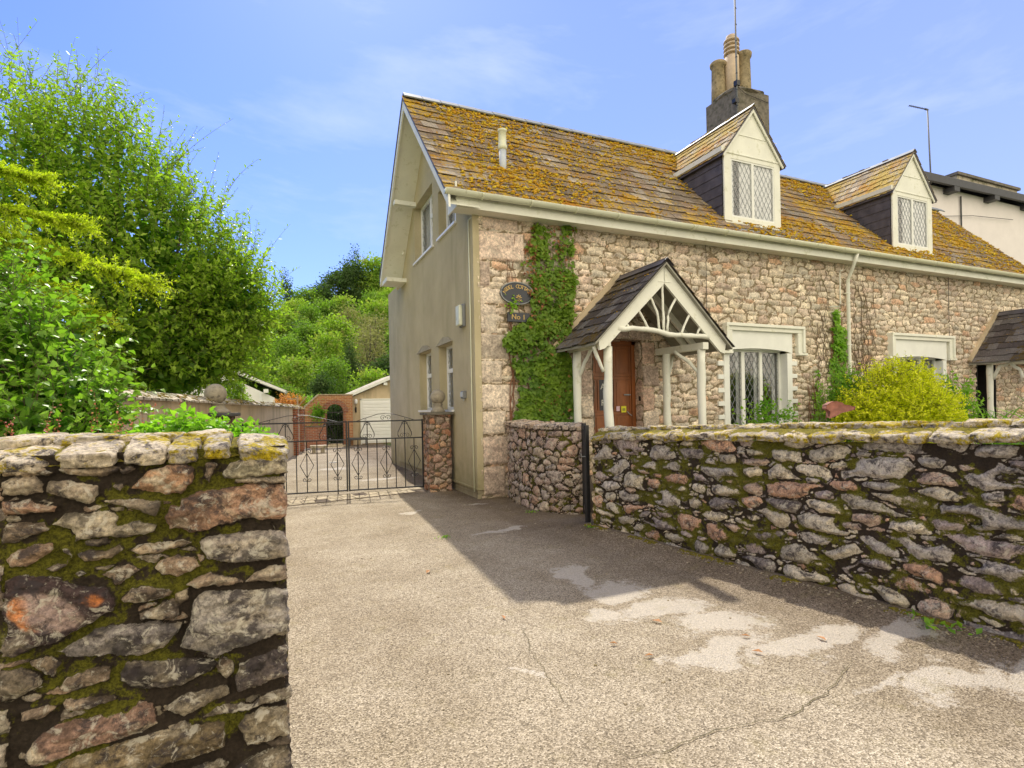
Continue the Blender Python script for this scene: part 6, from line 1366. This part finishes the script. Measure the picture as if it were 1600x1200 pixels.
bv = thing('bare_vine', 'web of bare brown vine stems on the wall around the downpipe', 'climber', (13.2, HY, .3)); m = MB(); rnd = random.Random(6)
for (xa, xb, n_, zt_) in ((12.0, 12.8, 10, 4.9), (13.3, 14.4, 30, 4.95)):
    for i in range(n_):
        x_ = rnd.gauss((xa + xb) / 2, (xb - xa) / 4); z_ = rnd.uniform(.5, 2.5); pts = []; zt2 = min(zt_, z_ + rnd.uniform(1, 3.2))
        while z_ < zt2: pts.append((x_, HY - .035, z_)); z_ += rnd.uniform(.06, .16); x_ += rnd.uniform(-.09, .09)
        if len(pts) > 2: m.tube(pts, rnd.uniform(.004, .009), 4)
m.build('stems', 'twig', bv, True)

# --- front garden
bushy('golden_bush', 'rounded bright yellow-leaved bush behind the garden wall', 'bush', (12.0, 7.1, .3), [(11.8, 7.2, 1.5, 1.05, .8, .85), (12.6, 7.1, 1.3, .8, .7, .70), (11.1, 7.2, 1.25, .6, .6, .55), (12.1, 7.2, 1.85, .65, .6, .52), (12.9, 7.1, 1.15, .5, .5, .6), (11.8, 6.6, 1.2, 1.0, .5, .7)], 3600, 11, .058, 'leaf_yellow', 51, (.12, .32), .7, 'kite', .55, inner=(5000, .09, .88), twig=.003)
bushy('green_bush', 'darker green bush on the left shoulder of the golden bush', 'bush', (11.0, 7.9, .3), [(11.45, 7.9, 1.75, .38, .4, .5), (11.4, 8.0, 1.3, .4, .4, .7)], 380, 10, .055, 'leaf_fresh', 52, (.15, .35), .8, 'kite', .5, inner=(900, .08, .85), twig=.003)
bushy('rose_bush', 'leafy rose bush in front of the leaded front window', 'bush', (8.6, 7.4, .3), [(8.55, 7.4, 1.25, .35, .35, .38), (8.85, 7.4, 1.1, .4, .35, .35), (8.2, 7.4, 1.0, .3, .3, .4), (8.4, 7.4, 1.55, .16, .16, .16)], 330, 9, .065, 'leaf_fresh', 53, (.12, .38), .7, 'lobed', .7, inner=(260, .07, .8), twig=.004)
bushy('hedge_plant', 'broad-leaved green plant right of the golden bush', 'plant', (14.3, 7.5, .3), [(14.3, 7.4, 1.5, .5, .4, .55), (14.6, 7.4, 1.1, .5, .4, .5)], 220, 8, .10, 'leaf_fresh', 54, (.2, .4), .6, 'kite', .5, inner=(200, .1, .8))
def grass_clump(label, cx, cy, n, ht, sp, seed, mat='leaf_fresh', lean=.5):
    rg = np.random.default_rng(seed); t = thing('strap_leaf_plant', label, 'plant', (cx, cy, .3), 'strap-leaved plants behind the wall')
    b = np.stack([rg.normal(cx, sp, n), rg.normal(cy, .12, n), np.full(n, .3)], -1); d = np.stack([rg.normal(0, lean, n), rg.normal(-.1, lean * .6, n), np.ones(n)], -1)
    tt = np.linspace(0, 1, 6); L_ = ht * rg.uniform(.7, 1.15, n); V = []; S = nrm_(np.cross(d, rg.standard_normal((n, 3)))); w_ = .016
    for k_, t_ in enumerate(tt):
        c = b + nrm_(d) * (t_ * L_)[:, None] + np.array([0, 0, -.28]) * (t_ ** 2.5 * L_)[:, None] + nrm_(d * np.array([1, 1, 0])) * (.25 * t_ ** 2 * L_)[:, None]; ww = w_ * (1 - t_ ** 3 * .95); V += [c - S * ww, c + S * ww]
    V = np.stack(V, 1); F = np.array([(2 * i, 2 * i + 1, 2 * i + 3, 2 * i + 2) for i in range(5)]); F = (F[None] + 12 * np.arange(n)[:, None, None]).reshape(-1, 4)
    mesh_np('blades', V.reshape(-1, 3), F, mat, t, True, {'var': ('FLOAT', 'POINT', np.repeat(rg.random(n), 12))}); return t
grass_clump('low clump of strap leaves just right of the golden bush', 13.0, 5.9, 70, 1.65, .25, 3)
grass_clump('tall arching strap leaves in front of the second porch post', 12.6, 4.9, 60, 1.7, .30, 4)
grass_clump('wide bright clump of strap leaves at the right edge of the picture', 11.8, 4.1, 130, 1.6, .45, 5)
grass_clump('short strap leaves between the rose bush and the carved stone', 9.6, 7.6, 40, 1.0, .2, 6)
wd = thing('wall_weed', 'small bright green weed at the foot of the right garden wall', 'plant', (4.03, 2.15, .1)); rg = np.random.default_rng(8); n_ = 26
b_ = np.stack([rg.normal(4.02, .05, n_), rg.normal(2.2, .09, n_), np.full(n_, .105)], -1); leaf_mesh('foliage', b_, np.stack([rg.normal(-.4, .5, n_), rg.normal(0, .7, n_), rg.uniform(.1, .8, n_)], -1), np.array([0, 0, 1.]) + .3 * rg.standard_normal((n_, 3)), .055 * rg.uniform(.6, 1.3, n_), 'leaf_fresh', wd, rg, .6)
for k_, (x, y, lab) in enumerate([(3.62, 5.86, 'tiny green weed tuft at the left foot of the right garden wall'), (1.93, 6.58, 'tiny green weed growing from the middle of the drive'), (3.62, 7.5, 'tiny weed at the foot of the curved wall')]):
    wd = thing('wall_weed', lab, 'plant', (x, y, 0)); n_ = 30; b_ = np.stack([rg.normal(x, .045, n_), rg.normal(y, .045, n_), ground_z(np.full(n_, x), np.full(n_, y)) + .004], -1)
    leaf_mesh('foliage', b_, np.stack([rg.normal(0, .6, n_), rg.normal(0, .6, n_), rg.uniform(.1, .8, n_)], -1), np.array([0, 0, 1.]) + .3 * rg.standard_normal((n_, 3)), .028, 'leaf_fresh', wd, rg, .7)

# --- trees behind: four crowns, copied over the hill
def wood_tree(name, seed, mat, lobes, n, sz, hgt, trunk_r=.14, asp=.8):
    rg = np.random.default_rng(seed); t = thing(name, None, None, (0, 0, 0)); P, d = lobe_points(rg, lobes, n, .75); P = P + .34 * rg.standard_normal(P.shape)
    g_ = fbm(P[:, 0] * .8, P[:, 1] * .8, P[:, 2] * .8, s=seed); k_ = rg.random(len(P)) < np.clip(.8 + 1.5 * g_, .15, 1); P, d, g_ = P[k_], d[k_], g_[k_]
    D = d * .7 + rg.standard_normal(P.shape) * .6; N = d + np.array([0, 0, .6]) + .7 * rg.standard_normal(P.shape)
    leaf_mesh('crown', P, D, N, sz * rg.uniform(.5, 1.4, len(P)), mat, t, rg, asp, .45 + .5 * g_ + .4 * (rg.random(len(P)) - .5))
    m = MB(); m.tube([(0, 0, -.4), (.05, 0, hgt * .35), (-.05, .05, hgt * .6), (0, 0, hgt * .9)], [trunk_r, trunk_r * .8, trunk_r * .5, .02], 7)
    for l_ in lobes[:6]: m.tube([(0, 0, hgt * .3), ((l_[0]) * .5, l_[1] * .5, (l_[2] + hgt * .3) * .5), (l_[0], l_[1], l_[2])], [trunk_r * .5, trunk_r * .3, .02], 5)
    m.build('trunk', 'bark', t, True); return t
def rl(seed, n, hgt, rad, lo=.22):
    r = random.Random(seed); out = []
    for i in range(n * 3):
        a = r.uniform(0, 6.28); z = r.uniform(lo, .86) * hgt; q = rad * (1.1 - .7 * (z / hgt - lo) / (1 - lo)) * r.uniform(.2, .75); s = r.uniform(.13, .30) * rad
        out.append((q * math.cos(a), q * math.sin(a), z, s * 1.15, s * 1.15, s))
    out.append((0, 0, hgt * .6, rad * .5, rad * .5, hgt * .22)); return out
vars_ = [wood_tree('broadleaf_tree', 1, 'leaf_wood', rl(1, 14, 8, 2.9), 15000, .27, 8), wood_tree('broadleaf_tree', 2, 'leaf_wood_light', rl(2, 12, 7, 2.7, .25), 14000, .25, 7), wood_tree('broadleaf_tree', 3, 'leaf_wood', rl(3, 16, 9, 3.1), 16000, .25, 9),
         wood_tree('conifer_tree', 4, 'leaf_wood_dark', [(0, 0, 1.2 + i * .95, 1.55 * (1 - i / 11.), 1.55 * (1 - i / 11.), .75) for i in range(10)], 13000, .22, 10.5), wood_tree('broadleaf_tree', 5, 'leaf_wood_dark', rl(5, 13, 8, 2.6), 13000, .26, 8)]
HV = [8, 7, 9, 10.6, 8]
vars_.append(wood_tree('twiggy_tree', 6, 'leaf_twiggy', rl(6, 9, 8, 2.6), 5200, .20, 8, .16))
HV = HV + [8]
spots = []  # x, y, height, variant, label
W = ['pale green', 'yellow-green', 'mid green', 'dark', 'deep green', 'grey-brown twiggy']
back = [(3.1, 79, 9.3, 3), (4.6, 82, 7.4, 0), (6.2, 84, 7.8, 4), (7.6, 86, 8.4, 3), (9.2, 88, 9.0, 4), (10.6, 88, 10.4, 3), (12.2, 90, 9.8, 4), (13.9, 92, 11.6, 3), (15.6, 91, 10.8, 1), (17.4, 90, 9.5, 0), (19.5, 90, 8, 4), (22, 90, 8, 0)]
back += [(3.0, 72, 6.5, 1), (6.0, 74, 6.5, 0), (9.2, 75, 6.5, 1), (12.4, 76, 7, 0), (15.8, 77, 7, 1), (19.5, 78, 7, 2)]
mid = [(1.6, 64, 6.0, 1), (4.6, 66, 6.6, 0), (8.0, 66, 6.6, 5), (11.5, 67, 6.8, 1), (9.6, 64, 6.0, 5), (6.8, 62, 5.2, 3), (12.8, 63, 6.2, 3), (15.2, 68, 7, 0), (18.5, 68, 7, 2), (-1.6, 60, 5.8, 0), (-5.5, 62, 6, 2), (-10, 63, 6.5, 1)]
mid += [(2.6, 56, 5.8, 0), (6.2, 57, 6, 1), (9.8, 57, 6.4, 5), (13.5, 58, 6.4, 0), (4.2, 53, 4.6, 5), (3.4, 60, 5.4, 4), (-1.4, 53, 5.4, 1), (-4.6, 54, 6, 0), (-8.5, 55, 6, 2)]
mid += [(1.0, 48, 5.2, 2), (4.4, 48, 5.4, 1), (7.7, 48, 6.2, 5), (6.0, 45, 5.0, 3), (11, 49, 6, 0), (-2.6, 47, 4.6, 0), (-6, 47, 5, 1)]
frt = [(1.6, 41, 4.2, 1), (4.4, 40, 4.4, 2), (7.4, 40, 4.6, 4), (10.4, 41, 5, 2), (-1.0, 41.5, 3.8, 1), (6.0, 36.5, 4.0, 1), (3.0, 36, 3.7, 4), (.9, 37, 3.0, 0), (9, 36, 4.2, 2), (-7, 42, 5, 0), (-10, 45, 6, 2)]
rows = [('high on the skyline of the wooded hill', back), ('half way up the wooded hill', mid), ('at the foot of the wooded hill behind the garage', frt)]
used = set(); rnd = random.Random(4)
for where, lst in rows:
    for i, (x, y, h_, v_) in enumerate(lst):
        o = vars_[v_] if v_ not in used else copy_tree(vars_[v_]); used.add(v_); s = h_ / HV[v_] * 1.06
        z = float(hill_z(np.array([float(x)]), np.array([float(y)]))[0]); wv_ = s * rnd.uniform(.98, 1.18)
        o.location = (x, y, z - .2); o.rotation_euler = (0, 0, rnd.uniform(0, 6.28)); o.scale = (wv_, wv_, s)
        s *= rnd.uniform(.92, 1.10); o.rotation_euler = (rnd.uniform(-.12, .12), rnd.uniform(-.12, .12), o.rotation_euler[2]); o.scale[0] *= rnd.uniform(.75, 1.1)
        kind = 'dark pointed conifer' if v_ == 3 else W[v_] + ' rounded broadleaf tree'
        tag(o, f'{kind} {where}', 'tree', 'trees on the wooded hill')
o = copy_tree(vars_[1]); o.location = (-1.0, 17.8, 1.3); o.scale = (.17, .17, .20); tag(o, 'bright yellow-green bush peeping over the wall left of the bungalow', 'bush')
o.name = 'hedge_bush'
bushy('orange_azalea', 'orange flowering shrub above the wall right of the bungalow', 'bush', (1.0, 27, 0), [(.75, 27.5, 1.95, .7, .5, .45), (1.3, 27.3, 1.7, .5, .4, .4)], 500, 8, .08, 'leaf_orange', 61, (.15, .35), .6, 'kite', .6, inner=(500, .1, .8), twig=.004)
bushy('garden_shrub', 'light green shrub leaning on the slope of the brick arch wall', 'bush', (1.6, 27.2, 0), [(1.7, 27.3, 1.7, .6, .4, .6), (2.0, 26.3, 1.55, .22, .12, .2)], 350, 8, .09, 'leaf_fresh', 62, (.15, .35), .6, 'kite', .6, inner=(400, .1, .8), twig=.004)
bushy('shade_hedge', 'added dark hedge standing in for the shade behind the brick archway', 'hedge', (2.7, 29, 0), [(2.7, 29.0, 1.0, 1.5, .6, 1.2)], 700, 9, .10, 'leaf_wood_dark', 63, (.12, .25), .4, 'kite', .6, inner=(2500, .16, .92), twig=.004)  # dark-leaved filler added behind the arch to stand in for shade
m = MB().box(.98, 1.05, 25.5, 25.57, 0, 2.35).bar((.60, 25.53, 2.2), (1.1, 25.53, 2.2), .05, .05).bar((1.05, 25.53, 1.9), (1.4, 25.53, 2.3), .04, .04)
o = m.build('wooden_post', 'wood_sign'); tag(o, 'weathered wooden post with crossbars above the wall near the arch', 'post')
MB_pot = thing('ivy_on_arch', 'small patch of bright creeper on the left of the brick arch wall', 'climber', (1.85, 26.5, 1.5)); rg = np.random.default_rng(2); n_ = 260
leaf_mesh('foliage', np.stack([rg.normal(1.85, .14, n_), rg.uniform(26.3, 26.48, n_), rg.normal(1.55, .22, n_)], -1), rg.standard_normal((n_, 3)), np.array([0, -1., .5]) + .4 * rg.standard_normal((n_, 3)), .08, 'leaf_fresh', MB_pot, rg, .8)

# grit and crumbs gathered along the foot of the walls
MATS['sets']
def grit(rg, n):
    y = rg.uniform(1.0, 6.0, n); x = 3.70 + (5.93 - y) * .1213 - .03 - np.abs(rg.normal(0, .07, n)); x2 = rg.uniform(.3, 4.0, n); k_ = rg.random(n) < .7; y2 = rg.uniform(1.3, 9.5, n)
    x = np.where(k_, x, x2); y = np.where(k_, y, y2); return np.stack([x, y, ground_z(x, y) + .002], -1)
o = tufts('grit', 1500, grit, None, 44, .0025, .009, 'sets'); o['kind'] = 'stuff'; tag(o, 'scattered grit and stone crumbs on the driveway and along the wall foot', 'grit')
def mossf(rg, n):
    y = rg.uniform(1.0, 6.0, n); x = 3.70 + (5.93 - y) * .1213 - .015 - np.abs(rg.normal(0, .03, n)); k_ = fbm(y * 3, y * 0, s=5) > -.1; x, y = x[k_], y[k_]; return np.stack([x, y, ground_z(x, y)], -1)
o = tufts('ground_moss', 1300, mossf, None, 45, .006, .02, 'moss_bed'); o['kind'] = 'stuff'; tag(o, 'dark moss growing where the right garden wall meets the drive', 'moss')
